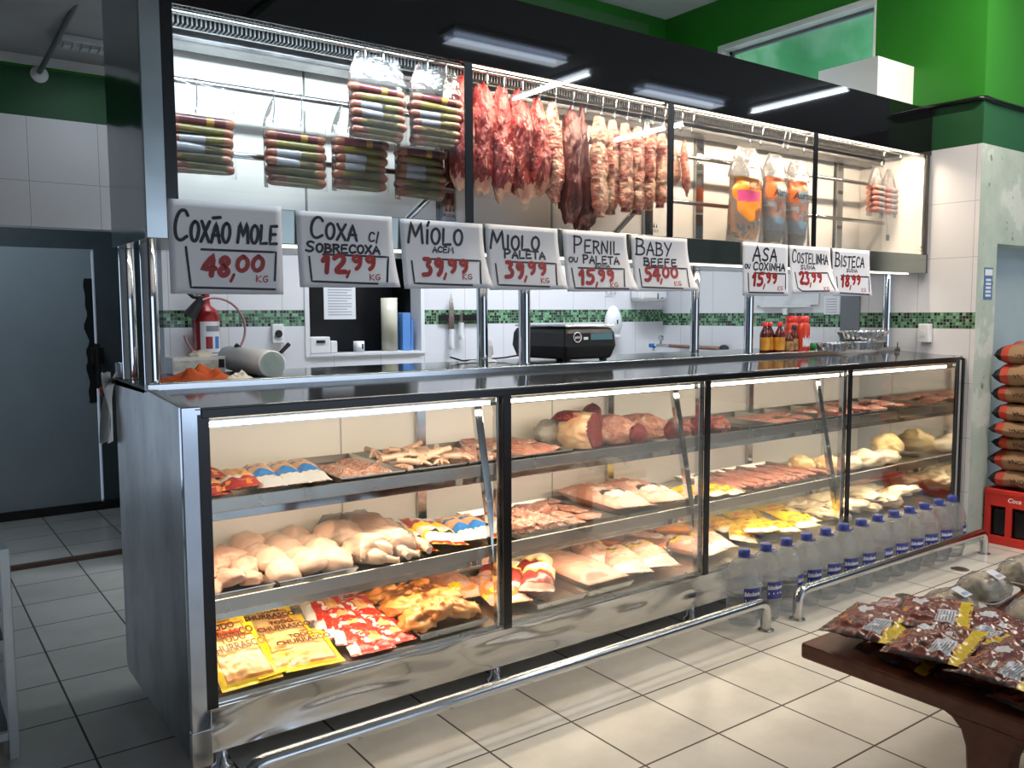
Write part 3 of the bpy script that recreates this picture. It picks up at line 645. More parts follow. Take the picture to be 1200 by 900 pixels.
spec = [(1.115, 'red beef slab seen behind the first dark glass divider', .13, .42), (1.215, 'red beef slab just right of the first dark divider', .125, .43), (1.295, 'long red beef slab, second right of the first divider', .125, .45), (1.385, 'long red beef slab, third right of the first divider', .125, .44), (1.475, 'red beef slab with white fat strip at its hook', .12, .41)]
for i, (x, lab, w_, L) in enumerate(spec):
    hung(x, .375, 2.235-.004*i, .62, slab_hang(w_*1.10, .10, L*.94, i+3, .55, .85, mi=fatfoot(L)), [M['beef'], M['fat']], 'beef_slab', lab, 'beef')
hung(1.555, .375, 2.215, .7, slab_hang(.09, .08, .40, 12, .5, .8, .02), [M['rib'], M['fat']], 'beef_slab', 'narrow pink and red slab beside a dark marbled piece', 'beef')
hung(1.65, .37, 2.20, .5, slab_hang(.10, .09, .47, 14, .6, .8, .03), [M['beef_dark'], M['fat']], 'aged_beef', 'dark dry-aged long beef piece reaching low with marbled upper part', 'beef')
sh = slab_hang(.10, .09, .50, 15, .4, .9, .03); sh.blob((.07, 0, -.40), (.085, .045, .10), .35, 2.4, 9)
hung(1.725, .40, 2.21, .4, sh, [M['beef_dark'], M['fat']], 'beef_shank', 'darkest and lowest hanging beef piece with ragged flap', 'beef')
def rib_rack(w, t, L, seed, n, pale):
    m_ = MB()
    def fn(u, v):
        a = 2*PI*u; z = -L*v
        k = .55+.45*min(1, v*5); k *= 1 if v < .85 else 1-.35*(v-.85)/.15
        seg = 1-.20*max(0, math.cos(2*PI*(v*n+.15)))**10
        px = math.copysign(abs(math.cos(a))**.7, math.cos(a))*w/2*k*seg; py = math.copysign(abs(math.sin(a))**.7, math.sin(a))*t/2*k*seg
        n_ = noise.noise(V((a*1.3, v*9+seed, seed)))
        return (px*(1+.14*n_)+.014*noise.noise(V((seed, v*4, 2))), py*(1+.2*n_), z)
    def mi(u, v):
        return 1 if (noise.noise(V((u*5+seed, v*n*1.4, 3.3))) > (-.02 if pale else .18)) else (2 if (v*n) % 1 > .86 else 0)
    m_.grid(fn, 28, 46, mi)
    m_.add([fn(i/28, 0) for i in range(28)], [tuple(range(28))], 1); m_.add([fn(i/28, 1) for i in range(28)], [tuple(range(27, -1, -1))], 0)
    return m_
RM = [M['rib'], M['rib_pale'], M['beef_dark']]
rs = [(1.812, 2.185, .10, .42, 3, True, 'pale rib strip with white squared top, first of the strips'), (1.888, 2.18, .066, .40, 3, True, 'pale rib strip, second from the dark pieces'), (1.962, 2.175, .078, .38, 3, False, 'broad greyish rib strip, third from the dark pieces'), (2.042, 2.17, .076, .38, 4, False, 'longest rib strip with blunt low end, fourth from the dark pieces'), (2.122, 2.175, .060, .36, 3, False, 'slim brown rib strip left of the hanger bar'), (2.19, 2.16, .052, .33, 3, False, 'slim brown rib strip touching the hanger bar')]
for i, (x, z, w_, L, n, pale, lab) in enumerate(rs): hung(x, .375, z, .35, rib_rack(w_, .06, L, i+2, n, pale), RM, 'rib_strip', lab, 'ribs')
hung(2.30, .42, 2.16, .3, slab_hang(.15, .05, .21, 31, .35, .35, .03), [M['rib_pale'], M['fat']], 'flank_piece', 'thin pink flank piece hanging just left of the middle divider', 'beef')
hung(2.375, .40, 2.155, .3, slab_hang(.05, .04, .25, 33, .5, .5), [M['rib'], M['fat']], 'meat_strip', 'narrow meat strip half hidden by the middle divider', 'beef')
# bagged frozen goods in the third and fourth bays
def long_bag(x, y, z, label, w_, L, cols, seed, text, tcol, cat, topfilm=.16):
    o = thing('frozen_food_bag', label, cat, (0, 0, 0), 'printed bags hung in the third and fourth bays')
    def fn(u, v):
        a = 2*PI*u; k = 1-.30*v**2; k *= .82+.18*min(1, v*5); e = min(1, (1-v)*9)
        n_ = noise.noise(V((math.cos(a)*2+seed, math.sin(a)*2, v*5)))
        return (w_/2*k*math.cos(a)*(1+.06*n_), .045*math.sin(a)*(1+.15*n_)*(.35+.65*e)*min(1, .4+v*4), -L*v+.010*n_)
    g = MB(); g.grid(fn, 32, 30, lambda u, v: cols(u, v)[0] if False else cols(u, v)); g.add([fn(i/32, 1) for i in range(32)], [tuple(range(31, -1, -1))], 0)
    bd = g.build('printed_bag', BAGM, o)
    t = MB(); vs, fs = font_mesh(text, .050, .1, .0015); tz = -.048 if text == 'Sadia' else -.085
    t.add([(p[0], -.050*(1-(p[0]/(w_*.62))**2)**.5-.008 if abs(p[0]) < w_*.6 else -.01, tz+p[1]) for p in vs], fs); t.build('lettering', tcol, bd)
    MB().grid(bag_sheet(w_*1.1, -L-.02, .0, 0, 0, .064), 36, 12).grid(bag_sheet(w_*1.1, 0, topfilm, .45, 0, .05), 36, 10).build('bag', M['bag'], o)
    place(o, (x, y, z), (0, 0, random.uniform(-.1, .1))); return o
BAGM = [plain('pack_amber', (.72, .30, .03), .3, color2=(.58, .20, .02), scale=7), plain('pack_magenta', (.62, .08, .25), .3), plain('pack_orange', (.62, .15, .03), .3, color2=(.50, .10, .02), scale=12), plain('pack_greyblue', (.16, .21, .26), .3, color2=(.25, .31, .36), scale=9), plain('pack_meat', (.20, .09, .07), .35, color2=(.34, .19, .15), scale=14), plain('pack_blue', (.13, .26, .38), .3), plain('pack_dark', (.035, .04, .045), .35), plain('pack_brown', (.34, .12, .04), .35, color2=(.22, .07, .03), scale=20), plain('pack_cream', (.70, .62, .45), .35)]
def c_sad(u, v):
    fx = math.cos(2*PI*u); fr = math.sin(2*PI*u) < 0
    if .24 < v < .40 and -.8 < fx < .55: return 1
    if fr and (fx-.55)**2/.12+(v-.62)**2/.018 < 1: return 7
    if v > .72 and noise.noise(V((fx*4, v*9, 1))) > .12: return 6
    return 0
def c_aur(u, v):
    fx = math.cos(2*PI*u)
    if v < .12+.05*math.sin(fx*3+1): return 2
    if v < .34: return 3 if fx > -.35 else 2
    if v < .64: return 4 if noise.noise(V((fx*4, v*8, 4))) > -.15 else 3
    return 5 if v < .84 else 6
FB = 'third bay of the upper case'
long_bag(2.835, .41, 2.025, 'amber bag with magenta stripe hanging in the '+FB, .245, .305, c_sad, 2, 'Sadia', plain('ink_brown', (.12, .02, .01), .5), 'frozen food bag', .15)
long_bag(3.062, .41, 2.045, 'grey-blue bag with orange top hanging beside the amber bag', .185, .33, c_aur, 5, 'Aurora', M['ink'], 'frozen food bag', .12)
long_bag(3.262, .415, 2.045, 'grey-blue bag with orange top partly hidden by the third divider', .16, .34, c_aur, 8, 'Aurora', M['ink'], 'frozen food bag', .11)
for x in (2.80, 2.88, 3.06, 3.10, 3.24): hook(x, .36, 2.288, 'thin steel hook on the front rail above the printed bags', 'hooks of the printed bags', .2)
def link_pack(x, y, z, label, dark):
    o = thing('sausage_pack', label, 'sausage pack', (0, 0, 0), 'bags of pale red sausages in the last bay')
    m1 = plain('link_red'+str(dark), (.30, .075, .06) if not dark else (.16, .04, .04), .3, color2=(.44, .16, .12) if not dark else (.28, .10, .09), scale=10)
    for i in range(5):
        s = MB(); s.tube([(-.058, -.012, -.018-i*.031), (-.055, -.020, -.018-i*.031), (.055, -.020, -.018-i*.031), (.058, -.012, -.018-i*.031)], [.006, .0155, .0155, .006], 12)
        s.build('sausage', m1, o)
        MB().tube([(-.022, -.0203, -.018-i*.031), (.034, -.0203, -.018-i*.031)], .0159, 12).build('label_band', sgr, o)
        s = MB(); s.tube([(-.055, .014, -.016-i*.031), (.055, .014, -.016-i*.031)], .0155, 12); s.build('sausage', m1, o)
    MB().grid(bag_sheet(.135, -.175, .0, 0, 0, .042), 32, 10).grid(bag_sheet(.135, 0, .11, .5, 0, .036), 32, 8).build('bag', M['film'], o)
    place(o, (x, y, z), (0, 0, .1)); return o
link_pack(3.985, .40, 2.085, 'bag of banded red sausages hanging in the last bay of the upper case', 0)
link_pack(4.155, .42, 2.085, 'darker bag of sausages at the right end of the upper case', 1)
hook(3.975, .36, 2.288, 'lone thin hook above the banded red sausages of the last bay', None); hook(4.15, .36, 2.288, 'lone thin hook above the darker sausages at the right end', None)
tag(MB().tube([(4.035, .36, 1.92), (4.05, .36, 1.84), (4.058, .36, 1.80)], .002, 6).box(4.03, 4.065, .352, .358, 1.765, 1.80).build('hanging_tag', M['steel']), 'small wire with paper tag dangling below the banded sausages', 'tag')
# ---------------------------------------------------------------- goods in the counter
tray_me = {}
def tray_mesh(w, l):
    key = (round(w, 3), round(l, 3))
    if key not in tray_me:
        t = .0012; h = .026; m_ = MB(); e = .012
        o_ = [(-w/2, -l/2), (w/2, -l/2), (w/2, l/2), (-w/2, l/2)]; i_ = [(-w/2+e, -l/2+e), (w/2-e, -l/2+e), (w/2-e, l/2-e), (-w/2+e, l/2-e)]
        vs = [(x, y, h) for x, y in o_]+[(x, y, .002) for x, y in i_]+[(x*1.006, y*1.003, h-.003) for x, y in o_]+[(x, y, 0) for x, y in i_]
        fs = [(4, 5, 6, 7), (11, 10, 9, 8)]
        for k in range(4):
            j = (k+1) % 4; fs += [(k, j, 4+j, 4+k), (8+k, 12+k, 12+j, 8+j) if False else (8+k, 8+j, 12+j, 12+k)[::-1] if False else (k, 8+k, 8+j, j)]
            fs += [(8+k, 8+j, 12+j, 12+k)]
        fs[1] = (15, 14, 13, 12)
        tray_me[key] = m_.add(vs, fs).mesh('meat_tray', M['tray'])
    return tray_me[key]
def tray(x0, x1, z, y0, label, l=.45):
    return put(tray_mesh(x1-x0-.006, l), 'meat_tray', label, 'tray', ((x0+x1)/2, y0+l/2, z+.007))
M['chicken'] = plain('chicken_skin', (.64, .35, .25), .30, color2=(.74, .50, .38), scale=11, bump=.35, bscale=40, lo=.38, hi=.62)
M['chicken_pale'] = plain('chicken_pale', (.66, .42, .31), .30, color2=(.76, .58, .45), scale=9, bump=.3, bscale=40)
M['chicken_yellow'] = plain('chicken_yellow', (.78, .55, .24), .32, color2=(.82, .66, .40), scale=7, bump=.3, bscale=40)
M['pork'] = meat_mat('pork_pink', (.55, .20, .15), (.66, .34, .26), (.80, .62, .52), (5, 5, 5), .55)
M['steak'] = meat_mat('steak_pink', (.46, .13, .10), (.62, .27, .20), (.80, .60, .48), (7, 3, 7), .56)
M['gizzard'] = meat_mat('gizzard', (.42, .14, .11), (.66, .36, .27), (.80, .60, .48), (12, 12, 12), .52)
def piece_mesh(name, mb_, mats): return mb_.mesh(name, mats)
def thigh(seed):
    def fn(p, d):
        k = (d.x+1)/2; s = .45+.55*math.sin(PI*min(1, .12+k*.88)) if k < .75 else .95-.5*(k-.75)
        return (p.x, p.y*s+.022*k*k, max(p.z*s, -.022))
    return MB().blob((0, 0, .022), (.078, .048, .034), .16, 2.0, seed, 26, 16, fn)
chick = [thigh(i).mesh('chicken_thigh', M['chicken']) for i in (1, 4, 7)]
def breast(seed):
    return MB().blob((0, 0, .026), (.082, .055, .038), .12, 1.6, seed, 26, 16, lambda p, d: (p.x, p.y*(1-.28*d.x), max(p.z, -.026)))
brst = [breast(i).mesh('chicken_breast', M['chicken_pale']) for i in (2, 5, 9)]
def rnd(a): return random.uniform(-a, a)
def scatter(mes, name, label, cat, spots, z, group, rz=0, jr=.5, sc=1., tilt=.15):
    for i, (x, y, dz) in enumerate(spots):
        put(mes[i % len(mes)], name, label, cat, (x+rnd(.006), y+rnd(.008), z+dz), (rnd(tilt), rnd(tilt), rz+rnd(jr)), sc*random.uniform(.9, 1.1), group)
def pillow(w, l, t, region, mats, seed=0, nu=22, nv=26, crinkle=.004, seal=.07):
    m_ = MB(); off = seed*5.3
    for sgn in (1, -1):
        def fn(u, v):
            a = max(0, 1-abs(2*u-1)**3.2)**.6; vv = max(0, min(1, (v-seal)/(1-2*seal))); b_ = max(0, 1-abs(2*vv-1)**3.2)**.6
            x = (u-.5)*w*(1-.05*b_); y = (v-.5)*l; n_ = noise.noise(V((x*18+off, y*18, sgn*3))); n2 = noise.noise(V((x*55, y*55+off, sgn)))
            zz = sgn*t/2*a*b_*(1+.35*n_)+crinkle*n2*(.4+a*b_)
            return (x, y, max(zz, -t/2)+t/2+.001)
        m_.grid(fn if sgn > 0 else (lambda u, v: fn(1-u, v)), nu, nv, (region if sgn > 0 else (lambda u, v: 0)))
    return m_
P = {}
def pk(name, *a, **k): P[name] = plain('pack_'+name, *a, **k); return P[name]
pk('yellow', (.86, .60, .02), .28); pk('red', (.50, .03, .02), .28); pk('white', (.64, .62, .58), .3); pk('photo', (.58, .24, .07), .3, color2=(.78, .48, .22), scale=16); pk('orange', (.74, .28, .05), .3, color2=(.60, .16, .03), scale=14)
pk('blue', (.04, .20, .55), .26); pk('clear_orange', (.72, .36, .16), .26, color2=(.78, .52, .34), scale=14); pk('maroon', (.24, .02, .02), .25, color2=(.36, .06, .05), scale=10); pk('kraft', (.34, .20, .105), .75, color2=(.26, .15, .08), scale=5, bump=.5, bscale=9)
pk('pinkmeat', (.58, .27, .20), .26, color2=(.70, .44, .34), scale=11, bump=.3, bscale=30); pk('silver', (.62, .64, .68), .28, .3); pk('black', (.02, .02, .02), .4); pk('sausage', (.62, .18, .05), .28)
# top shelf ------------------------------------------------------------
z = ZT+.006
def r_redpk(u, v): return 1 if v < .28 and noise.noise(V((u*5, v*9, 2))) > -.2 else (2 if .28 < v < .34 else (3 if abs(u-.5) < .4 and .36 < v < .8 else 0))
redpk = pillow(.125, .30, .045, r_redpk, [P['orange'], P['maroon'], P['white'], P['photo']], 1, crinkle=.008).mesh('orange_pack', [P['orange'], P['maroon'], P['white'], P['photo']])
for i, (x, y, dz, rz, lab) in enumerate(((.092, .325, .002, -.1, 'orange and maroon food pack lying at the left end of the top shelf'), (.195, .325, .014, -.15, 'orange and maroon food pack beside the blue striped packs, top shelf'), (.105, .46, .03, .05, 'orange food pack behind two others at the left end of the top shelf'))):
    put(redpk, 'food_pack', lab, 'food pack', (x, y, z+dz), (0, rnd(.1), rz), None, 'orange packs on the top shelf')
def r_blue(u, v): return 4 if v < .16 else (1 if .24 < v < .40 or .62 < v < .70 else (2 if .16 < v < .24 else 0))
bm_ = [P['clear_orange'], P['blue'], P['white'], P['photo'], P['silver']]
bluepk = pillow(.095, .38, .055, r_blue, bm_, 3, crinkle=.006).mesh('blue_striped_pack', bm_)
for i, x in enumerate((.288, .368, .440)):
    put(bluepk, 'food_pack', ('blue striped sausage pack next to the orange packs, top shelf', 'blue striped sausage pack between two alike, top shelf', 'blue striped sausage pack against a steel tray edge, top shelf')[i], 'food pack', (x, .345, z+.004), (0, 0, -.16), None, 'blue striped packs on the top shelf')
def heap(w, l, h, seed, f=16, amp=.55, front=.0):
    def fn(u, v):
        e = min(1, 7*min(u, 1-u, v, 1-v)); x = (u-.5)*w; y = (v-.5)*l
        n_ = noise.noise(V((x*f+seed, y*f, seed))); n2 = noise.noise(V((x*f*2.1, y*f*2.1+seed, 1)))
        return (x, y, max(.001, h*e*(1-front*v)*(.55+amp*abs(n_)*1.6+.25*n2)))
    return MB().grid(fn, 46, 60)
def stuff(o): o['kind'] = 'stuff'; return o
def heap_obj(name, x0, x1, y0, y1, zz, h, seed, m, label, cat, **k):
    o = heap(x1-x0, y1-y0, h, seed, **k).build(name, m); place(o, ((x0+x1)/2, (y0+y1)/2, zz)); return stuff(tag(o, label, cat))
def tl(x0, x1, zz, y0, what, l=.45): return tray(x0, x1, zz, y0, what, l)
tl(.485, .73, z, .155, 'steel tray of chicken gizzards beside the blue striped packs')
heap_obj('chicken_gizzards', .50, .715, .175, .47, z+.010, .038, 3, M['gizzard'], 'heap of small pink chicken gizzards in tray beside the blue striped packs', 'chicken gizzards')
tl(.735, .985, z, .155, 'steel tray of pale chicken feet on the top shelf')
def foot_mb(seed):
    m_ = MB(); m_.tube([(-.06, 0, .012), (-.02, .003, .014), (.015, 0, .013)], [.010, .0085, .012], 10)
    for a in (-.7, -.15, .4, 2.6): m_.tube([(.012, 0, .013), (.012+.022*math.cos(a), .022*math.sin(a), .015), (.012+.045*math.cos(a), .045*math.sin(a), .007)], [.0075, .0065, .003], 8)
    return m_
feet = foot_mb(1).mesh('chicken_claw', M['chicken_pale'])
sp_ = [(.765+.05*(i % 5)+rnd(.012), .225+.055*(i//5)+rnd(.008), .016+.014*(i % 3)) for i in range(25)]
scatter([feet], 'chicken_claw', 'pale chicken foot in the heaped tray of the top shelf', 'chicken foot', sp_, z, 'chicken feet on the top shelf', .8, 3, 1.1, .3)
tl(.99, 1.235, z, .155, 'steel tray of pink chicken necks behind the first glass divider')
heap_obj('chicken_necks', 1.005, 1.22, .175, .50, z+.010, .032, 8, M['pork'], 'heap of pink chicken necks in tray behind the first glass divider', 'chicken necks')
def flat_meat(w, l, seed, h=.016):
    return MB().blob((0, 0, h/2), (w/2, l/2, h), .22, 1.5, seed, 30, 12, lambda p, d: (p.x, p.y, max(-h/2, p.z*.7)+.005*noise.noise(V((p.x*25, p.y*25, seed)))))
fm = [flat_meat(.15, .12, i).mesh('meat_slice', M['steak']) for i in (1, 2, 3, 4)]
tl(1.24, 1.49, z, .155, 'steel tray of long pink meat sheets left of the big beef chunk')
for i in range(9): put(fm[i % 4], 'meat_slice', 'pink meat slice overlapping others left of the beef chunk', 'meat slice', (1.31+.10*(i % 2)+rnd(.01), 0.235+.040*i, z+.014+.003*(i % 3)), (rnd(.1), rnd(.1), rnd(1)), 1.1, 'pink slices left of the beef chunk')
pb = MB().blob((0, 0, .05), (.075, .06, .055), .35, 3.5, 4, 28, 18, lambda p, d: (p.x, p.y, max(p.z, -.048)))
tag(place(pb.build('plastic_bag', M['bag_cloudy']), (1.635, .49, z)) or COL.objects[-1], 'crumpled clear plastic bag beside the big beef chunk', 'plastic bag')
# the beef chunk: fat cap outside, dark cut face to the right
CN = V((.50, -.86, .10)).normalized()
def chunk_fn(p, d_):
    t_ = p.dot(CN)-.052; p = p-CN*t_ if t_ > 0 else p
    return (p.x, p.y, max(p.z, -.062))
o = thing('beef_chunk', 'large beef chunk with yellow fat cap and dark cut face', 'beef', (1.70, .33, z))
bb = MB().blob((1.70, .33, z+.064), (.125, .115, .085), .13, 1.7, 6, 130, 90, chunk_fn, lambda q: 1 if q.dot(CN) > .046 else 0)
bb.build('fat_cap', [plain('beef_fat', (.76, .58, .36), .35, color2=(.66, .34, .20), scale=11, bump=.4), M['beef']], o)
fl = MB(); e1 = V((.86, .5, 0)).normalized(); fl.blob((0, 0, 0), (.09, .006, .058), .10, 2, 3, 28, 14); cfo = fl.build('cut_face', M['beef_dark'], o)
cfo.location = V((.0, .0, .060))+CN*.052; cfo.rotation_euler = (.1, 0, math.atan2(e1.y, e1.x))
MB().blob((1.66, .37, z+.128), (.080, .07, .026), .2, 2, 8, 24, 12).build('red_top', M['beef'], o)
def leg_mb(L, seed, s=1.):
    def fn(p, d):
        k = (d.x+1)/2; q = .55+.55*math.sin(PI*min(1, .1+.62*k)); return (p.x, p.y*q, max(p.z*q, -.055*s))
    return MB().blob((0, 0, .055*s), (L/2, .09*s, .07*s), .15, 2, seed, 32, 20, fn)
def pork_leg(x, y, rz, L, s, label, seed):
    o = thing('pork_haunch', label, 'pork', (0, 0, 0)); leg_mb(L, seed, s).build('meat', M['pork'], o)
    MB().blob((-L*.44, 0, .050*s), (.028, .060*s, .050*s), .2, 2, seed, 20, 12).build('cut_end', M['beef'], o)
    MB().blob((L*.1, .0, .09*s), (L*.26, .06*s, .036*s), .25, 2.2, seed+3, 24, 12).build('skin', M['rib_pale'], o)
    place(o, (x, y, z+.002), (0, 0, rz)); return o
pork_leg(1.875, .338, 1.75, .30, .92, 'pale pork leg with dark cut end right of the beef chunk', 3)
pork_leg(2.065, .345, 1.95, .30, .85, 'pink pork shoulder between the pork leg and the rib pieces', 6)
o = tag(place(leg_mb(.17, 11, .55).build('meat_lump', M['beef']), (1.915, .53, z+.06), (0, -.9, .6)) or COL.objects[-1], 'red pointed meat lump standing behind the pork leg', 'meat')
for i, (x, y, L, lab) in enumerate(((2.225, .28, .19, 'knobbly red rib piece just left of the middle glass divider'), (2.335, .255, .18, 'knobbly red rib piece right behind the middle glass divider'), (2.455, .255, .17, 'dark red rib piece lying last before the flat trays'))):
    rb = MB().blob((0, 0, .04), (.085, .06, .042), .35, 3.2, i+4, 30, 18, lambda p, d: (p.x, p.y, max(p.z, -.038))); ob = rb.build('rib_piece', M['rib'] if i != 1 else M['beef']); tag(place(ob, (x, y, z), (0, 0, .5*i)) or ob, lab, 'ribs')
for i, x in enumerate((2.52, 2.77, 3.02, 3.27, 3.52, 3.77, 3.98)):
    x1 = x+.245 if i < 6 else 4.2
    tl(x, x1, z, .155, ('flat steel tray right of the dark rib piece', 'steel tray with pink cutlets, second of the upper flat trays', 'steel tray with pale slices behind the third strut', 'steel tray behind the third glass divider on the top shelf', 'steel tray of red slices, right of the third divider on top', 'steel tray of red meat, next to last on the top shelf', 'steel tray of red meat at the right end of the top shelf')[i])
fr = [flat_meat(.13, .11, i, .02).mesh('meat_cut', M['pork']) for i in (11, 12, 13)]; fb = [flat_meat(.14, .11, i, .02).mesh('meat_cut', M['beef']) for i in (14, 15)]
for i in range(14): put(fm[i % 4], 'meat_slice', 'pale pink cutlet on the flat trays of the third bay, top shelf', 'meat slice', (2.82+.085*(i//2)*.62+rnd(.02), .245+.15*(i % 2)+rnd(.03), z+.012+.004*(i % 2)), (rnd(.1), rnd(.1), rnd(2)), .95, 'cutlets in the third bay')
for i in range(20): put((fr+fm[:1])[i % 4] if i % 3 else fb[i % 2], 'meat_slice', 'red meat slice on the top shelf of the last bay', 'meat slice', (3.34+.083*(i//2)+rnd(.02), .25+.17*(i % 2)+rnd(.03), z+.014+.006*(i % 3)), (rnd(.12), rnd(.12), rnd(2)), 1.0, 'red slices in the last bay')
# middle shelf ---------------------------------------------------------
z = ZM+.006
tl(.0, .243, z, .112, 'steel tray of chicken thighs at the left end of the middle shelf')
sp_ = [(.072+.062*(i % 3), .195+.073*(i//3), .012+.018*((i*7) % 2)) for i in range(15)]
scatter(chick, 'chicken_thigh', 'raw chicken thigh in leftmost tray of the middle shelf', 'chicken thigh', sp_, z, 'thighs in the leftmost tray', .9, 1.2, .9, .3)
tl(.248, .525, z, .112, 'wide steel tray of chicken breasts, second on the middle shelf')
sp_ = [(.305+.083*(i % 3), .207+.112*(i//3), .010+.008*(i % 2)) for i in range(12)]
scatter(brst, 'chicken_breast', 'plump raw chicken breast in second tray of the middle shelf', 'chicken breast', sp_, z, 'breasts in the second tray', 1.35, .25, 1.08, .1)
def carcass(seed):
    m_ = MB().blob((0, 0, .05), (.11, .07, .055), .14, 1.8, seed, 30, 20, lambda p, d: (p.x, p.y*(1-.25*d.x), max(p.z, -.048)))
    for s in (1, -1):
        m_.blob((.075, s*.052, .045), (.058, .028, .028), .15, 2, seed+s, 20, 12); m_.tube([(.115, s*.05, .045), (.155, s*.03, .04), (.165, s*.025, .04)], [.016, .010, .012], 10)
        m_.blob((-.04, s*.066, .045), (.045, .018, .022), .2, 2, seed+2*s, 16, 10)
    return m_
car = [carcass(i).mesh('whole_chicken', M['chicken_pale']) for i in (3, 8)]
for i, (x, y, rz, dz) in enumerate(((.62, .235, -1.2, 0), (.72, .26, -1.25, 0), (.60, .44, -1.1, .01), (.74, .46, -1.3, .01))):
    put(car[i % 2], 'whole_chicken', ('whole chicken in film, front of the four, beside the breast tray', 'whole chicken in film touching the red and yellow packs', 'whole chicken behind another, beside the breast tray', 'whole chicken behind another, touching the red and yellow packs')[i], 'whole chicken', (x, y, z+dz), (0, 0, rz), .98, 'whole chickens on the middle shelf')
pl = MB().grid(lambda u, v: (.54+.26*u+.01*noise.noise(V((v*7, 1, 2))), .13+.47*v, z+.012+.105*min(1, 6*min(u, 1-u))**.5*min(1, 7*min(v, 1-v))**.5+.010*noise.noise(V((u*9, v*14, 4)))), 30, 40)
tag(pl.build('plastic_sheet', M['film']), 'clear film draped over the four whole chickens of the middle shelf', 'plastic film')
def r_hot(u, v):
    if v > .86: return 1
    if v > .70: return 2 if .2 < u < .8 else 1
    if v > .56: return 1
    if v > .46: return 0
    if v > .30: return 2
    if v > .24: return 5 if .25 < u < .75 else 0
    return 2 if v > .08 else 1
hm = [P['yellow'], P['red'], P['white'], P['photo'], P['silver'], P['black']]
hot = pillow(.088, .42, .05, r_hot, hm, 6, crinkle=.005).mesh('striped_pack', hm)
for i, x in enumerate((.835, .905, .965)):
    put(hot, 'food_pack', ('red, yellow and white sausage pack touching the whole chickens', 'red, yellow and white sausage pack between two alike', 'red, yellow and white sausage pack touching the blue packs')[i], 'food pack', (x, .34, z+.008+.014*(i == 1)), (0, .12, -.2), None, 'red and yellow packs on the middle shelf')
for i, x in enumerate((1.05, 1.12)): put(bluepk, 'food_pack', ('blue striped pack left of the first divider, middle shelf', 'blue striped pack just behind the first divider, middle shelf')[i], 'food pack', (x, .33, z+.008), (0, 0, -.2), .95, 'blue striped packs on the middle shelf')
for i, x in enumerate((1.19, 1.44, 1.69)):
    tl(x, x+.245, z, .112, ('steel tray of folded pale pork, first right of the blue packs', 'steel tray of marbled meat cuts left of the vacuum packs', 'steel tray under the large vacuum packs')[i])
fold = [MB().blob((0, 0, .02), (.075, .04, .026), .45, 3, s, 28, 16, lambda p, d: (p.x, p.y, max(p.z, -.018))).mesh('pork_fold', M['pork']) for s in (1, 2, 3)]
for i in range(8): put(fold[i % 3], 'pork_cut', 'folded pale pork cut in first tray right of the blue packs', 'pork', (1.265+.085*(i % 2), .185+.055*(i//2), z+.010+.008*(i % 2)), (rnd(.2), rnd(.2), rnd(.8)), 1.05, 'folded pork cuts')
for i in range(12): put((fr+fm)[i % 7], 'meat_slice', 'marbled meat cut in tray left of the vacuum packs', 'meat slice', (1.520+.085*(i % 2)+rnd(.012), .195+.058*(i//2), z+.012+.006*(i % 3)), (rnd(.2), rnd(.2), rnd(1.4)), .95, 'marbled cuts in tray')
vm = [P['pinkmeat'], P['white'], P['red'], P['black'], M['chicken_pale']]
def r_vac(u, v): return 2 if .36 < v < .43 and .3 < u < .55 else (3 if .30 < v < .36 and .15 < u < .85 else (1 if .2 < v < .30 and .2 < u < .8 else (4 if noise.noise(V((u*3, v*5, 2))) > .2 else 0)))
vac = pillow(.235, .46, .085, r_vac, vm, 9, 30, 36, .008).mesh('vacuum_pack', vm)
for i, (x, dz) in enumerate(((1.815, .012), (2.03, .008))):
    put(vac, 'vacuum_pack', ('large vacuum pack of pale pork with small red label, middle shelf', 'large vacuum pack of pale pork left of the middle divider')[i], 'meat pack', (x, .345, z+dz), (0, .05, -.05), None, 'large vacuum packs')
ymm = [P['yellow'], P['orange'], P['white'], P['photo'], P['black']]
def r_y(u, v): return 4 if .70 < v < .76 and .3 < u < .7 else (1 if .2 < v < .45 and noise.noise(V((u*6, v*8, 1))) > 0 else (2 if v < .16 else 0))
yel = pillow(.12, .26, .04, r_y, ymm, 12, crinkle=.007).mesh('yellow_pack', ymm)
for i, (x, y, dz) in enumerate(((2.21, .26, 0), (2.32, .24, .006), (2.43, .23, 0))): put(yel, 'food_pack', ('yellow food pack left of the middle divider, middle shelf', 'yellow food pack right behind the middle divider, middle shelf', 'yellow food pack touching the long red meat tray')[i], 'food pack', (x, y, z+.008+dz), (0, 0, .2), None, 'yellow packs on the middle shelf')
for i, x in enumerate((2.50, 2.75, 3.0)): tl(x, x+.245, z, .112, ('steel tray of long red meat touching the yellow packs', 'middle steel tray of long red meat, third bay', 'steel tray of long red meat behind the third strut')[i])
lg = [flat_meat(.06, .34, i, .018).mesh('meat_strip', M['steak']) for i in (21, 22, 23)]
for i in range(12): put(lg[i % 3], 'meat_strip', 'long pinkish red meat strip on the middle shelf of third bay', 'meat strip', (2.54+.062*i, .345+rnd(.02), z+.014+.006*(i % 2)), (rnd(.03), rnd(.1), rnd(.10)), 1.02, 'long strips in the third bay')
crmb = [MB().blob((0, 0, .012), (.03, .016, .014), .5, 3, s, 16, 10).mesh('meat_bit', M['steak']) for s in (5, 6)]
for i in range(12): put(crmb[i % 2], 'meat_bit', 'small curled meat scrap at the front of the long red meat', 'meat scrap', (2.66+.03*i+rnd(.02), .145+rnd(.015), z+.022), (rnd(.4), rnd(.4), rnd(3)), None, 'scraps before the long strips')
ych = [carcass(i).mesh('yellow_chicken', M['chicken_yellow']) for i in (13, 17)]
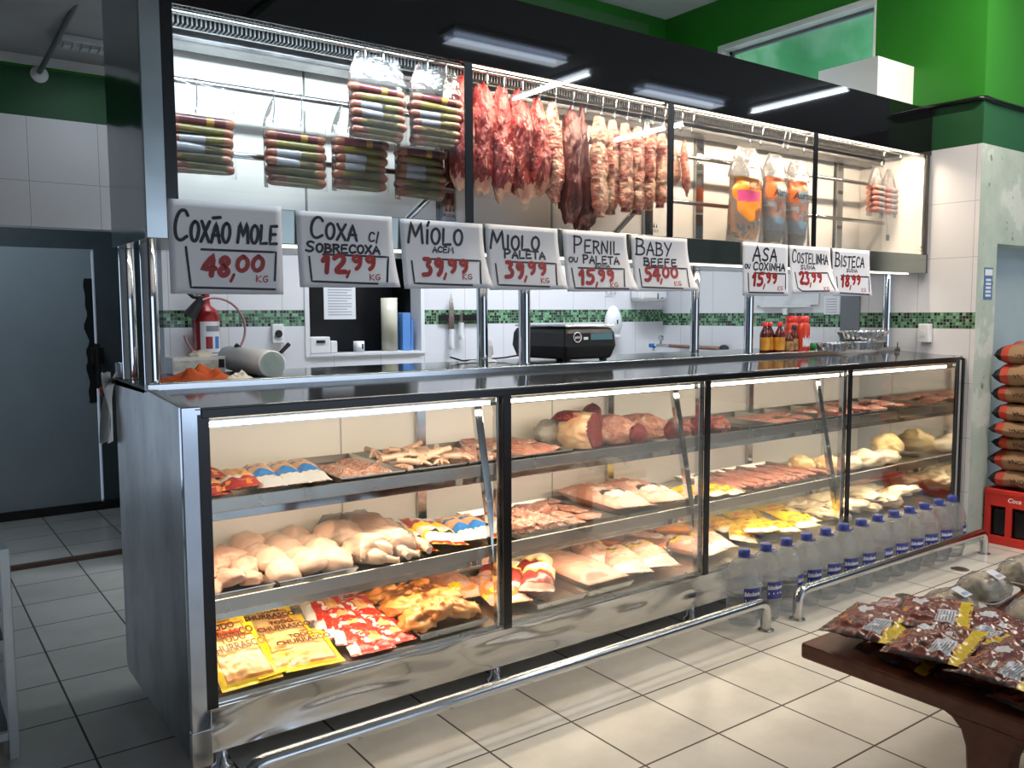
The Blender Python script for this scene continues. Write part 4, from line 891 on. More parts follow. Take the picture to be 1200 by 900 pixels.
for i, (x, y, rz) in enumerate(((3.25, .34, .6), (3.36, .25, .9))): put(ych[i], 'whole_chicken', ('yellow skinned whole chicken left of the third divider', 'yellow skinned whole chicken right behind the third divider')[i], 'whole chicken', (x, y, z+.004), (0, 0, rz), .88, 'yellow chickens on the middle shelf')
M['tripe'] = plain('tripe_white', (.68, .56, .38), .4, color2=(.78, .70, .56), scale=8, bump=.6, bscale=18)
tr = [MB().blob((0, 0, .045), (.12, .10, .05), .22, 1.8, s, 34, 20, lambda p, d: (p.x, p.y, max(p.z, -.043))).mesh('tripe_piece', M['tripe']) for s in (3, 4)]
for i, (x, y, rz, s) in enumerate(((3.53, .25, .4, .82), (3.71, .235, .8, .95), (3.89, .235, .2, .78))): put(tr[i % 2], 'tripe_piece', ('cream white folded tripe just right of the third divider', 'largest cream white folded tripe, middle of the last bay', 'white tripe with dark flecks, third of its row')[i], 'tripe', (x, y, z), (0, 0, rz), s, 'tripe on the middle shelf')
yl = MB().blob((0, 0, .08), (.14, .11, .085), .22, 2, 9, 34, 22, lambda p, d: (p.x*(1-.3*d.z), p.y, max(p.z, -.078)))
tag(place(yl.build('whole_chicken', M['chicken_yellow']), (4.07, .33, z+.006), (0, .0, .5), .82) or COL.objects[-1], 'large yellow whole chicken in the right end corner of the middle shelf', 'whole chicken')
# bottom level ---------------------------------------------------------
z = ZB
def r_todo(u, v):
    if (u-.82)**2*1.1+(v-.86)**2 < .0042: return 3
    if .10 < u < .90 and .08 < v < .78:
        if v < .12 or v > .745 or u < .125 or u > .875: return 1
        return 3 if v < .40 and noise.noise(V((u*7, v*12, 2))) > -.15 else 2
    if .30 < u < .72 and .80 < v < .87: return 1
    return 0
tm = [P['yellow'], plain('pack_brown_line', (.42, .14, .02), .3), plain('pack_cream2', (.80, .55, .22), .3), P['photo'], M['ink']]
todo_b = pillow(.175, .245, .030, r_todo, tm, 15, 40, 50, .003, .04).mesh('yellow_pack', tm)
tl_ = MB()
for s, y, sz in (('TODO', .044, .031), ('CHURRASCO', .010, .034)):
    vs, fs = font_mesh(s, sz, 0, .0012); tl_.add([(p[0]*.80, y+p[1]*1.15, .0405) for p in vs], fs)
tl_me = tl_.mesh('lettering', plain('pack_ink', (.10, .025, .01), .5))
tl2 = MB(); vs, fs = font_mesh('Perdigo', .020, 0, .0006); tl2.add([(p[0], .080+p[1], .0375) for p in vs], fs); tl2_me = tl2.mesh('lettering', P['red'])
def todo(x, y, dz, rx, rz, label):
    o = thing('sausage_bag', label, 'food pack', (0, 0, 0), 'yellow barbecue sausage bags'); b_ = bpy.data.objects.new('bag', todo_b); COL.objects.link(b_); b_.parent = o
    for me in (tl_me, tl2_me):
        t_ = bpy.data.objects.new('lettering', me); COL.objects.link(t_); t_.parent = b_
    place(o, (x, y, z+dz), (rx, rnd(.03), rz), 1.08); return o
Y_ = 'yellow barbecue sausage bag '
todo(.125, .150, .046, .40, .06, Y_+'propped in front at the left corner, lettering fully visible')
todo(.110, .215, .066, .40, .02, Y_+'directly behind the propped front bag'); todo(.100, .275, .070, .38, -.02, Y_+'third from the front in the propped row'); todo(.10, .42, .03, .15, -.02, Y_+'low in the left rear corner')
todo(.345, .150, .012, .10, -.12, Y_+'flat in front, touching the red packs'); todo(.315, .245, .032, .14, -.10, Y_+'second of the flat column beside the red packs'); todo(.295, .335, .046, .16, -.16, Y_+'third of the flat column beside the red packs'); todo(.265, .440, .055, .12, -.2, Y_+'rearmost of the flat column'); todo(.225, .170, .004, .02, .15, Y_+'wedged under the propped bags and flat column')
def r_rw(u, v): return 2 if (u < .25 or noise.noise(V((u*5, v*6, 5))) > .28) else (3 if .55 < u < .85 and .3 < v < .7 else (1 if noise.noise(V((u*14, v*22, 3))) > .25 else 0))
rwm = [P['red'], plain('pack_lightred', (.62, .12, .07), .3), P['white'], P['photo']]
rw = pillow(.155, .20, .024, r_rw, rwm, 18, 30, 34, .004).mesh('red_pack', rwm)
for i in range(9):
    put(rw, 'food_pack', 'red and white printed meat pack stacked between yellow bags and orange chicken', 'food pack', (.545-.010*(i//2)+.085*(i % 2), .125+.062*(i//2)+.02*(i % 2), z+.008+.012*(i//2)), (.10, rnd(.08), -.15+rnd(.1)), None, 'red and white packs at the bottom')
om = plain('marinade_orange', (.66, .21, .04), .25, color2=(.76, .40, .14), scale=6, bump=.3, bscale=30)
oth = [MB().blob((0, 0, .03), (.085, .055, .036), .42, 2.4, s, 30, 18, lambda p, d: (p.x, p.y, max(p.z, -.028))).mesh('marinated_piece', om) for s in (1, 2, 3)]
tl(.70, .985, z-.004, .024, 'steel tray of orange marinated chicken at the bottom of the first bay', .54)
sp_ = [(.765+.075*(i % 3), .13+.085*(i//3), .012+.014*(i % 2)) for i in range(12)]
scatter(oth, 'marinated_chicken', 'orange marinated chicken piece in the bottom tray of the first bay', 'marinated chicken', sp_, z, 'marinated pieces in the bottom tray', .6, 1.4, 1., .25)
tag(MB().grid(lambda u, v: (.705+.27*u, .075+.45*v, z+.030+.055*min(1, 7*min(u, 1-u))**.5*min(1, 8*min(v, 1-v))**.5+.008*noise.noise(V((u*9, v*14, 4)))), 30, 40).build('plastic_sheet', M['film']), 'clear film over the orange marinated chicken at the bottom', 'plastic film')
obm = [om, P['orange'], P['yellow'], P['pinkmeat']]
ob = pillow(.17, .36, .06, lambda u, v: 1 if abs(math.hypot(u-.5, (v-.35)*2)-.42) < .06 or abs(math.hypot(u-.5, (v-.75)*2)-.36) < .05 else (2 if .2 < v < .3 and u < .5 else 3), obm, 21, crinkle=.006).mesh('orange_bag', obm)
put(ob, 'food_pack', 'pink bag with orange arcs and yellow mark left of the first divider', 'food pack', (1.06, .40, z+.006), (0, 0, -.1), None); put(ob, 'food_pack', 'pink bag with orange arcs lying just right behind the first divider', 'food pack', (1.17, .25, z+.006), (0, 0, -.25), None)
def r_ham(u, v): return 1 if v < .1 or v > .92 else (0 if v < .42 else (3 if v < .47 else (2 if v < .72 else (4 if v < .76 and .2 < u < .8 else (2 if v < .82 else 3)))))
hmm_ = [P['maroon'], P['pinkmeat'], plain('pack_ivory', (.82, .72, .50), .3), P['yellow'], plain('pack_darkbrown', (.10, .04, .02), .3)]
ham = pillow(.125, .27, .085, r_ham, hmm_, 24, crinkle=.005).mesh('ham_roll', hmm_)
for i, (x, y, rz, dz) in enumerate(((1.33, .185, -.7, .012), (1.275, .30, -.75, .0), (1.40, .30, -.9, .012), (1.31, .42, -.8, .004))):
    put(ham, 'ham_roll', ('ivory and maroon ham roll frontmost at the bottom', 'ivory and maroon ham roll nearest the first divider', 'ivory and maroon ham roll beside the pale pink block', 'ivory and maroon ham roll at the back of its group')[i], 'ham', (x, y, z+dz), (0, 0, rz), 1.12, 'ham rolls at the bottom')
tl(1.20, 1.45, z-.004, .024, 'steel tray under the ivory and maroon ham rolls', .50); tl(1.455, 1.70, z-.004, .024, 'steel tray under the pale pink meat block', .50)
blk = pillow(.20, .40, .07, lambda u, v: 0, [P['pinkmeat']], 27, crinkle=.006).mesh('pink_block', [P['pinkmeat']])
put(blk, 'meat_block', 'pale pink wrapped meat block right of the ham rolls', 'meat pack', (1.575, .262, z+.006), (0, 0, 0), 1.12)
pkm = [P['pinkmeat'], P['yellow'], P['black'], P['white'], M['chicken_pale']]
def r_pk(u, v): return 2 if .57 < v < .585 or (.66 < v < .675) else (1 if .585 < v < .66 and .1 < u < .9 else (3 if v < .14 else (4 if noise.noise(V((u*4, v*6, 7))) > .2 else 0)))
pkp = pillow(.15, .34, .065, r_pk, pkm, 30, crinkle=.006).mesh('pink_pack', pkm)
for i, (x, y, rz) in enumerate(((1.79, .39, -.5), (1.81, .222, -.45), (1.96, .218, -.40))): put(pkp, 'meat_pack', ('pink meat pack with yellow band behind two alike, second bay', 'pink meat pack with yellow band, front left of its group', 'pink meat pack with yellow band in front of the orange sausages')[i], 'meat pack', (x, y, z+.008), (0, 0, rz), 1.12, 'pink packs with yellow bands')
sob = MB()
for k in range(4): sob.tube([(-.10, -.045+.03*k, .02), (-.095, -.045+.03*k, .02), (.095, -.045+.03*k, .02), (.10, -.045+.03*k, .02)], [.006, .0155, .0155, .006], 12)
so_me = sob.mesh('sausages', P['sausage'])
for i, (x, y, rz) in enumerate(((1.99, .45, -.85), (2.06, .33, -.9))):
    o = thing('sausage_pack', ('flat pack of orange sausages behind another, second bay bottom', 'flat pack of orange sausages left of the middle divider, bottom')[i], 'sausage pack', (0, 0, 0), 'orange sausage packs at the bottom')
    for k in range(4):
        s = MB().tube([(-.10, 0, .018), (-.095, 0, .018), (.095, 0, .018), (.10, 0, .018)], [.006, .0155, .0155, .006], 12).build('sausage', P['sausage'], o); s.location = (0, -.045+.031*k, 0)
    MB().grid(lambda u, v: (-.13+.26*u, -.075+.15*v, .002+.036*min(1, 7*min(u, 1-u))**.5*min(1, 7*min(v, 1-v))**.5), 24, 16).build('film', M['film'], o); place(o, (x, y, z+.03), (0, 0, rz))
cl = pillow(.16, .30, .06, r_pk, pkm, 33, crinkle=.01)
for i, (x, y, rz, lab) in enumerate(((2.14, .47, .3, 'clear wrapped pink meat behind the orange sausages'), (2.22, .22, .2, 'pink meat pack right behind the middle divider, bottom'), (2.38, .25, -.3, 'pink meat pack between middle divider and yellow bags'), (2.36, .44, .4, 'pink meat pack at the rear of the third bay'))): put(pkp, 'meat_pack', lab, 'meat pack', (x, y, z+.006), (0, 0, rz), None, 'pink packs of the third bay')
put(redpk, 'food_pack', 'orange and maroon pack at the bottom, third bay', 'food pack', (2.33, .36, z+.05), (0, .1, .9), None)
for i in range(12): put(yel, 'food_pack', 'yellow food pack in the spread heap at the bottom of third bay', 'food pack', (2.62+.088*(i//2)*1.0+rnd(.02), .22+.19*(i % 2)+rnd(.03), z+.01+.012*(i % 3)), (rnd(.1), rnd(.1), -.5+rnd(.4)), 1.1, 'yellow packs at the bottom')
M['hide'] = plain('dried_cream', (.70, .56, .36), .5, color2=(.82, .70, .50), scale=6, bump=.7, bscale=14)
hd = [MB().blob((0, 0, .03), (.12, .075, .03), .4, 2.4, s, 32, 16, lambda p, d: (p.x, p.y, max(p.z, -.026))).mesh('dried_piece', M['hide']) for s in (1, 2, 3)]
for i in range(16): put(hd[i % 3], 'tripe_sheet', 'cream coloured flat offal sheet at the bottom of the last bay', 'offal', (3.31+.098*(i//2)+rnd(.015), .20+.20*(i % 2)+rnd(.04), z+.006+.018*(i % 3)), (rnd(.12), rnd(.12), rnd(1.5)), 1.0, 'offal sheets at the bottom')
# ---------------------------------------------------------------- things on the worktop
ZW = 1.131
gb = thing('glove_box', 'flat white cardboard glove box behind the orange cloth', 'box', (.25, .92, ZW))
MB().box(.15, .345, .86, .98, ZW, ZW+.062).build('carton', M['white'], gb, .002)
MB().box(.155, .315, .858, .8595, ZW+.012, ZW+.05).build('print_panel', plain('box_print', (.42, .50, .48), .6, color2=(.70, .74, .72), scale=40), gb)
MB().box(.318, .340, .857, .8585, ZW+.02, ZW+.052).build('size_mark', M['ink'], gb)
MB().blob((.27, .92, ZW+.066), (.045, .03, .018), .4, 3, 2).build('glove_tuft', plain('latex', (.82, .78, .66), .5), gb)
def cloth(x, y, z0, rx, ry, h, seed, m, name, label, cat):
    def fn(u, v):
        a = 2*PI*u; r = v; n_ = noise.noise(V((math.cos(a)*1.4+seed, math.sin(a)*1.4, r*2.2))); n2 = noise.noise(V((math.cos(a)*3.5*r, math.sin(a)*3.5*r+seed, 3)))
        k = r*(1+.22*n_); return (x+rx*k*math.cos(a), y+ry*k*math.sin(a), z0+max(.001, h*(1-r**3)*(.52+.75*noise.noise(V((math.cos(a)*2.4*r+seed, math.sin(a)*1.6*r, 1)))+.22*noise.noise(V((math.cos(a)*5*r, math.sin(a)*3*r+seed, 4))))+.008*n_*(1-r)))
    o = MB().grid(fn, 56, 22).build(name, m); return tag(o, label, cat)
cloth(.135, .50, ZW+.001, .125, .062, .068, 3, plain('cloth_orange', (.56, .10, .02), .8, color2=(.48, .075, .015), scale=20, bump=.3, bscale=120), 'cleaning_cloth', 'crumpled orange cleaning cloth beside the white paper roll', 'cloth')
cloth(.262, .46, ZW+.001, .05, .026, .036, 8, plain('cloth_cream', (.82, .76, .66), .8, bump=.3, bscale=90), 'cleaning_cloth', 'small crumpled cream cloth hanging over the steel curb', 'cloth')
pr = thing('paper_roll', 'big white wrapping paper roll lying on the worktop', 'paper roll', (.40, .62, ZW))
a, b_ = V((.385, .475, ZW+.048)), V((.40, 1.0, ZW+.048)); b_.x = .405
d = (b_-a).normalized(); q = d.to_track_quat('Z', 'Y').to_matrix().to_4x4(); L = (b_-a).length
m_ = MB().lathe([(.018, 0), (.047, 0), (.048, .002), (.048, L-.002), (.047, L), (.018, L), (.018, 0)], n=36, M=Matrix.Translation(a) @ q); m_.build('roll', M['white'], pr)
MB().lathe([(.019, -.0012), (.044, -.0012)], n=36, M=Matrix.Translation(a) @ q).build('roll_end', plain('paper_end', (.55, .68, .66), .7), pr)
MB().lathe([(.0178, .001), (.0178, L-.001)], n=24, M=Matrix.Translation(a) @ q).lathe([(.0001, .03), (.0178, .03)], n=24, M=Matrix.Translation(a) @ q).build('core', plain('core_dark', (.03, .025, .02), .8), pr)
ar = thing('bracket_stand', 'black metal cradle with two upturned arms behind the paper roll', 'stand', (.47, .90, ZW))
MB().tube([(.385, .86, ZW+.105), (.425, .86, ZW+.070), (.56, .86, ZW+.066), (.60, .86, ZW+.103)], .009, 8).build('arms', M['black'], ar)
MB().box(.45, .55, .86, .90, ZW, ZW+.012).build('foot', M['black'], ar); MB().tube([(.50, .87, ZW+.01), (.50, .865, ZW+.066)], .008, 8).build('upright', M['black'], ar)
sc = thing('shop_scale', 'black butcher scale with steel platter standing by steel posts', 'scale', (1.90, .72, ZW))
pf = [(-.20, .02), (-.235, .075), (-.20, .155), (.20, .155), (.235, .075), (.20, .02)]
def ring(k): return [(x*k, z_) for x, z_ in pf]
bd = MB(); prof_ = [(.010, .90), (.07, 1.0), (.13, .97), (.155, .90)]
vs = []
for z_, k in prof_: vs += [(1.90+sx*.155*k, .72+sy*.205*k, ZW+z_) for sx, sy in ((-1, -1), (1, -1), (1, 1), (-1, 1))]
bd.add(vs, [(3, 2, 1, 0), (12, 13, 14, 15)]+[(r*4+i, r*4+(i+1) % 4, r*4+4+(i+1) % 4, r*4+4+i) for r in range(3) for i in range(4)])
bd.build('housing', plain('scale_black', (.010, .010, .011), .35), sc, .012)
MB().box(1.755, 2.055, .53, .91, ZW+.158, ZW+.168).build('platter', M['steel'], sc, .004)
MB().add([(1.895, .5155, ZW+.098), (2.03, .5155, ZW+.098), (2.03, .518, ZW+.128), (1.895, .518, ZW+.128)], [(0, 1, 2, 3)]).build('display', plain('scale_display', (.10, .20, .24), .15), sc)
rg = MB().tube([(1.815+.022*math.cos(i*PI/10), .5145+.0016*math.sin(i*PI/10), ZW+.112+.022*math.sin(i*PI/10)) for i in range(21)], .002, 6)
vs, fs = font_mesh('prix', .018, .1, .0005); rg.add([(1.815+p[0], .5140+.0, ZW+.112+p[1]) for p in vs], fs); rg.box(1.852, 1.878, .5145, .5155, ZW+.100, ZW+.112); rg.build('emblem', M['white_plastic'], sc)
for x in (1.79, 2.01):
    for y in (.56, .88): MB().lathe([(.018, 0), (.018, .008), (.012, .012)], (x, y, ZW), 12).build('foot', M['black_plastic'], sc)
tag(MB().tube([(1.745, .80, ZW+.03), (1.66, .86, ZW+.012), (1.55, .88, ZW+.006), (1.42, .86, ZW+.006), (1.40, .93, ZW+.02)], .004, 8).build('power_cord', M['black_plastic']), 'thin black cord running left from the black scale', 'cord')
cloth(1.49, .80, ZW+.001, .085, .045, .03, 12, M['paper'], 'paper_napkin', 'crumpled white paper napkin lying beside rear steel post', 'napkin')
o = tag(MB().blob((1.53, .83, ZW+.055), (.034, .03, .05), .35, 3, 4).build('paper_wad', M['paper']), 'small standing wad of white paper between steel posts', 'paper')
def bottle(x, y, r, h, mats, label, cat, parts, grp=None):
    o = thing('sauce_bottle', label, cat, (x, y, ZW), grp); k = h
    MB().lathe([(r*.9, 0), (r, .006), (r, k*.58), (r*.85, k*.68), (r*.42, k*.82), (r*.40, k*.88)], (x, y, ZW), 20).build('body', mats[0], o)
    MB().lathe([(r*.52, k*.87), (r*.52, k*.99), (r*.40, k), (.0001, k)], (x, y, ZW), 16).build('cap', mats[1], o)
    MB().lathe([(r*1.012, k*.12), (r*1.012, k*.52)], (x, y, ZW), 20).build('label_wrap', mats[2], o)
sd = plain('sauce_dark', (.10, .015, .010), .15); rc = plain('cap_red', (.62, .03, .025), .3); yo = plain('label_amber', (.72, .36, .03), .35, color2=(.60, .22, .03), scale=30); lw = plain('label_dark', (.25, .10, .03), .4, color2=(.62, .46, .20), scale=30); sr = plain('sauce_red', (.66, .06, .03), .25)
SG = 'sauce bottles on the worktop'
for x, y, lab in ((3.075, .46, 'amber labelled sauce bottle with red cap, leftmost of its cluster'), (3.135, .475, 'amber labelled sauce bottle behind two others'), (3.155, .425, 'amber labelled sauce bottle, front right of three alike')): bottle(x, y, .027, .168, (sd, rc, yo), lab, 'sauce bottle', 0, SG)
bottle(3.215, .41, .023, .125, (sd, sr, lw), 'short dark sauce bottle in front of the tall red bottles', 'sauce bottle', 0, SG); bottle(3.262, .415, .025, .15, (sd, M['black'], lw), 'dark capped sauce bottle touching the tall red bottle', 'sauce bottle', 0, SG)
def ketchup(x, y, label):
    o = thing('ketchup_bottle', label, 'ketchup bottle', (x, y, ZW), 'tall red sauce bottles')
    MB().lathe([(.036, 0), (.040, .008), (.038, .07), (.040, .13), (.036, .155), (.030, .165)], (x, y, ZW), 24).build('body', sr, o)
    MB().lathe([(.032, .164), (.033, .168), (.033, .195), (.026, .20), (.0001, .20)], (x, y, ZW), 20).build('cap', rc, o)
    m_ = MB()
    for k in range(5): m_.add([(x+.0392*math.sin(a_), y-.0392*math.cos(a_), ZW+zz) for a_, zz in ((-.9+.3*k, .03+.012*(k % 2)), (-.6+.3*k, .03), (-.62+.3*k, .075), (-.88+.3*k, .085+.012*(k % 2)))], [(0, 1, 2, 3)])
    m_.build('printed_mark', M['white_plastic'], o)
ketchup(3.325, .405, 'tall red sauce bottle in front, right of the small bottles'); ketchup(3.36, .50, 'tall red sauce bottle standing behind its twin')
foil = steel_mat('foil', (.80, .80, .80), .28, .4, 30)
def foil_tray(x, y, z0, a_, b2, h, label):
    n = 60; m_ = MB(); vs = []
    for (k, zz) in ((.80, .0), (.82, .004), (.97, h), (1.05, h+.002), (1.05, h-.004)):
        for i in range(n):
            t_ = 2*PI*i/n; w_ = 1+(.018 if i % 2 else -.018)*(0 < zz < h+.001 and k < .98)
            vs.append((x+a_*k*w_*math.cos(t_), y+b2*k*w_*math.sin(t_), z0+zz))
    fs = [tuple(range(n-1, -1, -1))]+[(r*n+i, r*n+(i+1) % n, r*n+n+(i+1) % n, r*n+n+i) for r in range(4) for i in range(n)]
    m_.add(vs, fs, 0, False); return tag(m_.build('foil_tray', foil), label, 'foil tray', 'foil roasting trays on the worktop')
foil_tray(3.60, .40, ZW+.002, .125, .08, .045, 'small foil roasting tray in front, left of the big trays')
foil_tray(3.92, .415, ZW+.002, .18, .10, .048, 'low foil tray under the leaning deeper tray'); foil_tray(3.935, .42, ZW+.053, .20, .12, .055, 'deep oval foil tray on top of the pile')
gj = tag(MB().lathe([(.0001, 0), (.024, 0), (.024, .012), (.012, .016), (.0001, .016)], n=20, M=Matrix.Translation((3.45, .43, ZW+.026)) @ Matrix.Rotation(PI/2, 4, 'Y')).build('tape_roll', plain('tape_green', (.05, .30, .10), .3)), 'small green roll standing against the front foil tray', 'tape')
# left rear of the counter
sk = thing('sharpener', 'small ribbed metal sharpener standing at the rear left post', 'sharpener', (-.03, .82, ZW))
MB().box(-.05, -.005, .80, .84, ZW, ZW+.055).build('base', M['steel'], sk, .003)
for k in range(5): MB().box(-.006, .004, .803, .837, ZW+.006+k*.010, ZW+.011+k*.010).build('rib', M['black_plastic'], sk)
pb_ = thing('plastic_carrier_bag', 'white plastic bag with red mark hanging at the rear of the steel side panel', 'plastic bag', (-.07, .86, .95))
MB().grid(lambda u, v: (-.085+.03*u+.012*math.sin(v*5)*(1-u), .835+.06*u-.02*v*(1-v), .90+.25*v+.006*noise.noise(V((u*5, v*7, 1)))), 14, 22).grid(lambda u, v: (-.11+.045*u+.03*v*v, .845+.05*u-.0*v, .90+.25*v*(.8+.2*u)), 14, 22).build('bag', M['white_plastic'], pb_)
MB().blob((-.098, .846, 1.085), (.006, .014, .016), .2, 2, 1, 14, 10).build('mark', rc, pb_)
tag(MB().lathe([(.016, 0), (.014, .01), (.004, .022), (.003, .05), (.0001, .055)], (4.10, .30, 1.121), 14).build('door_stop', M['black_plastic']), 'tiny black pointed peg standing at the right end of the worktop', 'peg')
# ---------------------------------------------------------------- things on the back wall
fe = thing('fire_extinguisher', 'red fire extinguisher with white label and looped hose on tiled wall', 'fire extinguisher', (.70, 2.27, .92))
rd = plain('extinguisher_red', (.34, .018, .02), .3)
x, y = .695, 2.27
MB().lathe([(.0001, 1.0), (.066, 1.0), (.070, 1.02), (.070, 1.34), (.058, 1.375), (.026, 1.40), (.022, 1.43)], (x, y, 0), 28).build('cylinder', rd, fe)
MB().tube([(x, y, 1.42), (x, y, 1.47)], .022, 14).build('neck', rd, fe)
MB().tube([(x-.05, y, 1.47), (x+.03, y, 1.475), (x+.11, y-.01, 1.49)], [.014, .014, .007], 8).build('handle', M['black_plastic'], fe)
MB().tube([(x-.02, y, 1.49), (x+.05, y, 1.51), (x+.11, y, 1.50)], .007, 8).build('lever', rd, fe)
MB().tube([(x+.02+.165*math.cos(a_)*.98, y-.085, 1.275+.165*math.sin(a_)) for a_ in [PI*.62-i*PI/16 for i in range(26)]], .0065, 8).build('hose', plain('hose_pink', (.42, .22, .22), .3), fe)
MB().tube([(x-.155, y-.06, 1.55), (x-.13, y-.06, 1.49), (x-.08, y-.06, 1.445), (x-.03, y-.06, 1.44)], .011, 8).build('horn_hose', M['black_plastic'], fe)
MB().tube([(x-.03, y-.06, 1.44), (x-.10, y-.05, 1.34)], [.02, .038], 14).build('horn', M['black_plastic'], fe)
def cyl_patch(x, y, r, a0, a1, z0, z1, n=10): 
    m_ = MB(); return m_.grid(lambda u, v: (x+r*math.sin(a0+(a1-a0)*u), y-r*math.cos(a0+(a1-a0)*u), z0+(z1-z0)*v), n, 1)
lb = cyl_patch(x, y, .0708, -.75, 1.0, 1.02, 1.315).build('label_wrap', M['paper'], fe)
cyl_patch(x, y, .0712, -.35, .15, 1.17, 1.235).build('pictogram', rd, lb); cyl_patch(x, y, .0712, .35, .75, 1.17, 1.235).build('pictogram', plain('picto_blue', (.05, .22, .5), .4), lb)
for k in range(4): cyl_patch(x, y, .0712, -.5, .75, 1.09+.018*k, 1.097+.018*k).build('text_line', plain('text_grey', (.25, .25, .28), .5) if k == 0 else bpy.data.materials['text_grey'], lb)
cyl_patch(x, y, .0712, -.3, .8, 1.262, 1.292).build('title_band', bpy.data.materials['text_grey'], lb)
def socket(x, y, z_, ax, label):
    o = thing('wall_socket', label, 'socket', (x, y, z_))
    if ax == 'y':
        MB().box(x-.034, x+.034, y-.03, y, z_-.055, z_+.055).build('plate', M['white_plastic'], o, .005)
        MB().lathe([(.0001, 0), (.022, 0), (.022, .003)], n=18, M=Matrix.Translation((x, y-.0335, z_)) @ Matrix.Rotation(PI/2, 4, 'X')).build('outlet', M['black_plastic'], o)
    else:
        MB().box(x-.04, x, y-.034, y+.034, z_-.055, z_+.055).build('plate', M['white_plastic'], o, .005)
        MB().box(x-.045, x-.038, y-.010, y+.012, z_-.018, z_+.018).build('rocker', M['white'], o, .002)
socket(1.118, YB, 1.24, 'y', 'white wall socket below the mosaic strip beside the niche')
socket(XR, .222, 1.225, 'x', 'white switch box on the right tiled wall above the worktop')
nt = thing('notice_paper', 'printed white notice sheet hanging in the dark niche opening', 'notice', (1.505, 2.35, 1.41))
MB().box(1.405, 1.61, 2.3405, 2.343, 1.32, 1.60).build('sheet', M['paper'], nt)
m_ = MB()
for k in range(12): m_.box(1.43, 1.585-.03*(k % 3 == 2), 2.3395, 2.3404, 1.345+k*.0165, 1.350+k*.0165)
m_.build('lettering', plain('print_grey', (.38, .40, .46), .7), nt)
wb = thing('storage_box', 'square white plastic box with slot handle on the niche sill', 'box', (1.385, 2.42, 1.117))
MB().box(1.325, 1.450, 2.36, 2.46, 1.117, 1.216).build('box', M['white_plastic'], wb, .006); MB().box(1.36, 1.415, 2.355, 2.3605, 1.180, 1.196).build('slot', M['ink'], wb)
tag(MB().box(1.456, 1.50, 2.37, 2.45, 1.117, 1.190).build('storage_box', M['white_plastic'], bevel=.006), 'small white box beside the slotted box on niche sill', 'box')
cu = thing('paper_cup', 'white mug with dark print on the niche sill', 'cup', (1.665, 2.42, 1.117))
MB().lathe([(.030, 0), (.034, .002), (.034, .066), (.031, .066), (.030, .004), (.0001, .004)], (1.665, 2.42, 1.117), 24).build('body', M['white_plastic'], cu); cyl_patch(1.665, 2.42, .0345, .1, .5, 1.135, 1.168).build('printed_mark', M['ink'], cu)
tag(MB().lathe([(.0001, 0), (.052, 0), (.052, .335), (.0001, .335)], (1.885, 2.43, 1.117), 28).build('wrap_roll', plain('wrap_cream', (.52, .50, .38), .22, color2=(.60, .58, .47), scale=3)), 'tall shiny cream plastic wrap roll standing in the niche', 'wrap roll')
bl = plain('folder_blue', (.10, .26, .62), .5)
tag(MB().box(1.965, 2.022, 2.40, 2.47, 1.117, 1.358).build('folder', bl, bevel=.002), 'tall blue folder standing beside the cream roll in niche', 'folder')
tag(MB().prism([(2.024, 1.117), (2.04, 1.117), (2.043, 1.30), (2.026, 1.325)], 'y', 2.40, 2.46).build('folder', bl), 'lower blue folder squeezed behind the taller blue folder', 'folder')
kr = tag(MB().box(2.205, 2.54, YB-.022, YB, 1.305, 1.345).build('knife_rack', M['black'], bevel=.003), 'black magnetic knife strip on the mosaic band', 'knife rack')
def knife(x, z0, L, w_, hl, label):
    o = thing('butcher_knife', label, 'knife', (x, YB-.03, z0), 'knives on the magnetic strip')
    MB().prism([(x-w_*.45, z0+hl), (x+w_*.55, z0+hl-.008), (x+w_*.5, z0+hl+L*.6), (x+w_*.1, z0+hl+L), (x-w_*.2, z0+hl+L*.8)], 'y', YB-.0275, YB-.0235).build('blade', M['steel'], o)
    MB().tube([(x+.004, YB-.03, z0+.008), (x-.006, YB-.03, z0+.04), (x, YB-.03, z0+hl*.75), (x, YB-.03, z0+hl)], [.017, .019, .016, .019], 10).build('handle', M['white_plastic'], o)
knife(2.285, 1.115, .235, .046, .135, 'large butcher knife with white handle on the magnetic strip'); knife(2.362, 1.178, .085, .026, .115, 'small pointed knife with white handle beside the large knife')
so = thing('soap_dispenser', 'white rounded soap dispenser on the tiled wall above the scale', 'soap dispenser', (3.70, YB, 1.17))
MB().blob((3.70, YB-.05, 1.285), (.075, .052, .118), .0, 1, 1, 28, 18, lambda p, d: (p.x*(1-.16*d.z), p.y, p.z)).build('cover', M['white_plastic'], so); MB().box(3.69, 3.70, YB-.105, YB-.10, 1.27, 1.30).build('window', M['ink'], so); MB().box(3.68, 3.73, YB-.105, YB-.05, 1.165, 1.19).build('pump', M['white_plastic'], so, .006)
tw = thing('towel_dispenser', 'white paper towel dispenser hanging behind the "baby beefe" sign', 'towel dispenser', (4.05, YB, 1.42))
MB().box(3.91, 4.20, YB-.13, YB-.002, 1.435, 1.75).build('cover', M['white_plastic'], tw, .03); MB().box(4.085, 4.09, YB-.136, YB-.13, 1.455, 1.50).build('window', M['ink'], tw); MB().box(4.13, 4.14, YB-.136, YB-.13, 1.46, 1.468).build('lock', M['ink'], tw)
wn2 = thing('wall_notice', 'small printed sticker on the tiles left of the towel dispenser', 'sticker', (3.72, YB, 1.48))
MB().box(3.66, 3.78, YB-.003, YB-.0005, 1.475, 1.53).build('sheet', M['paper'], wn2)
m_ = MB()
for k in range(8): m_.box(3.665+.014*k, 3.675+.014*k, YB-.004, YB-.0031, 1.482, 1.523-.012*(k % 3))
m_.build('lettering', bpy.data.materials['print_grey'], wn2)
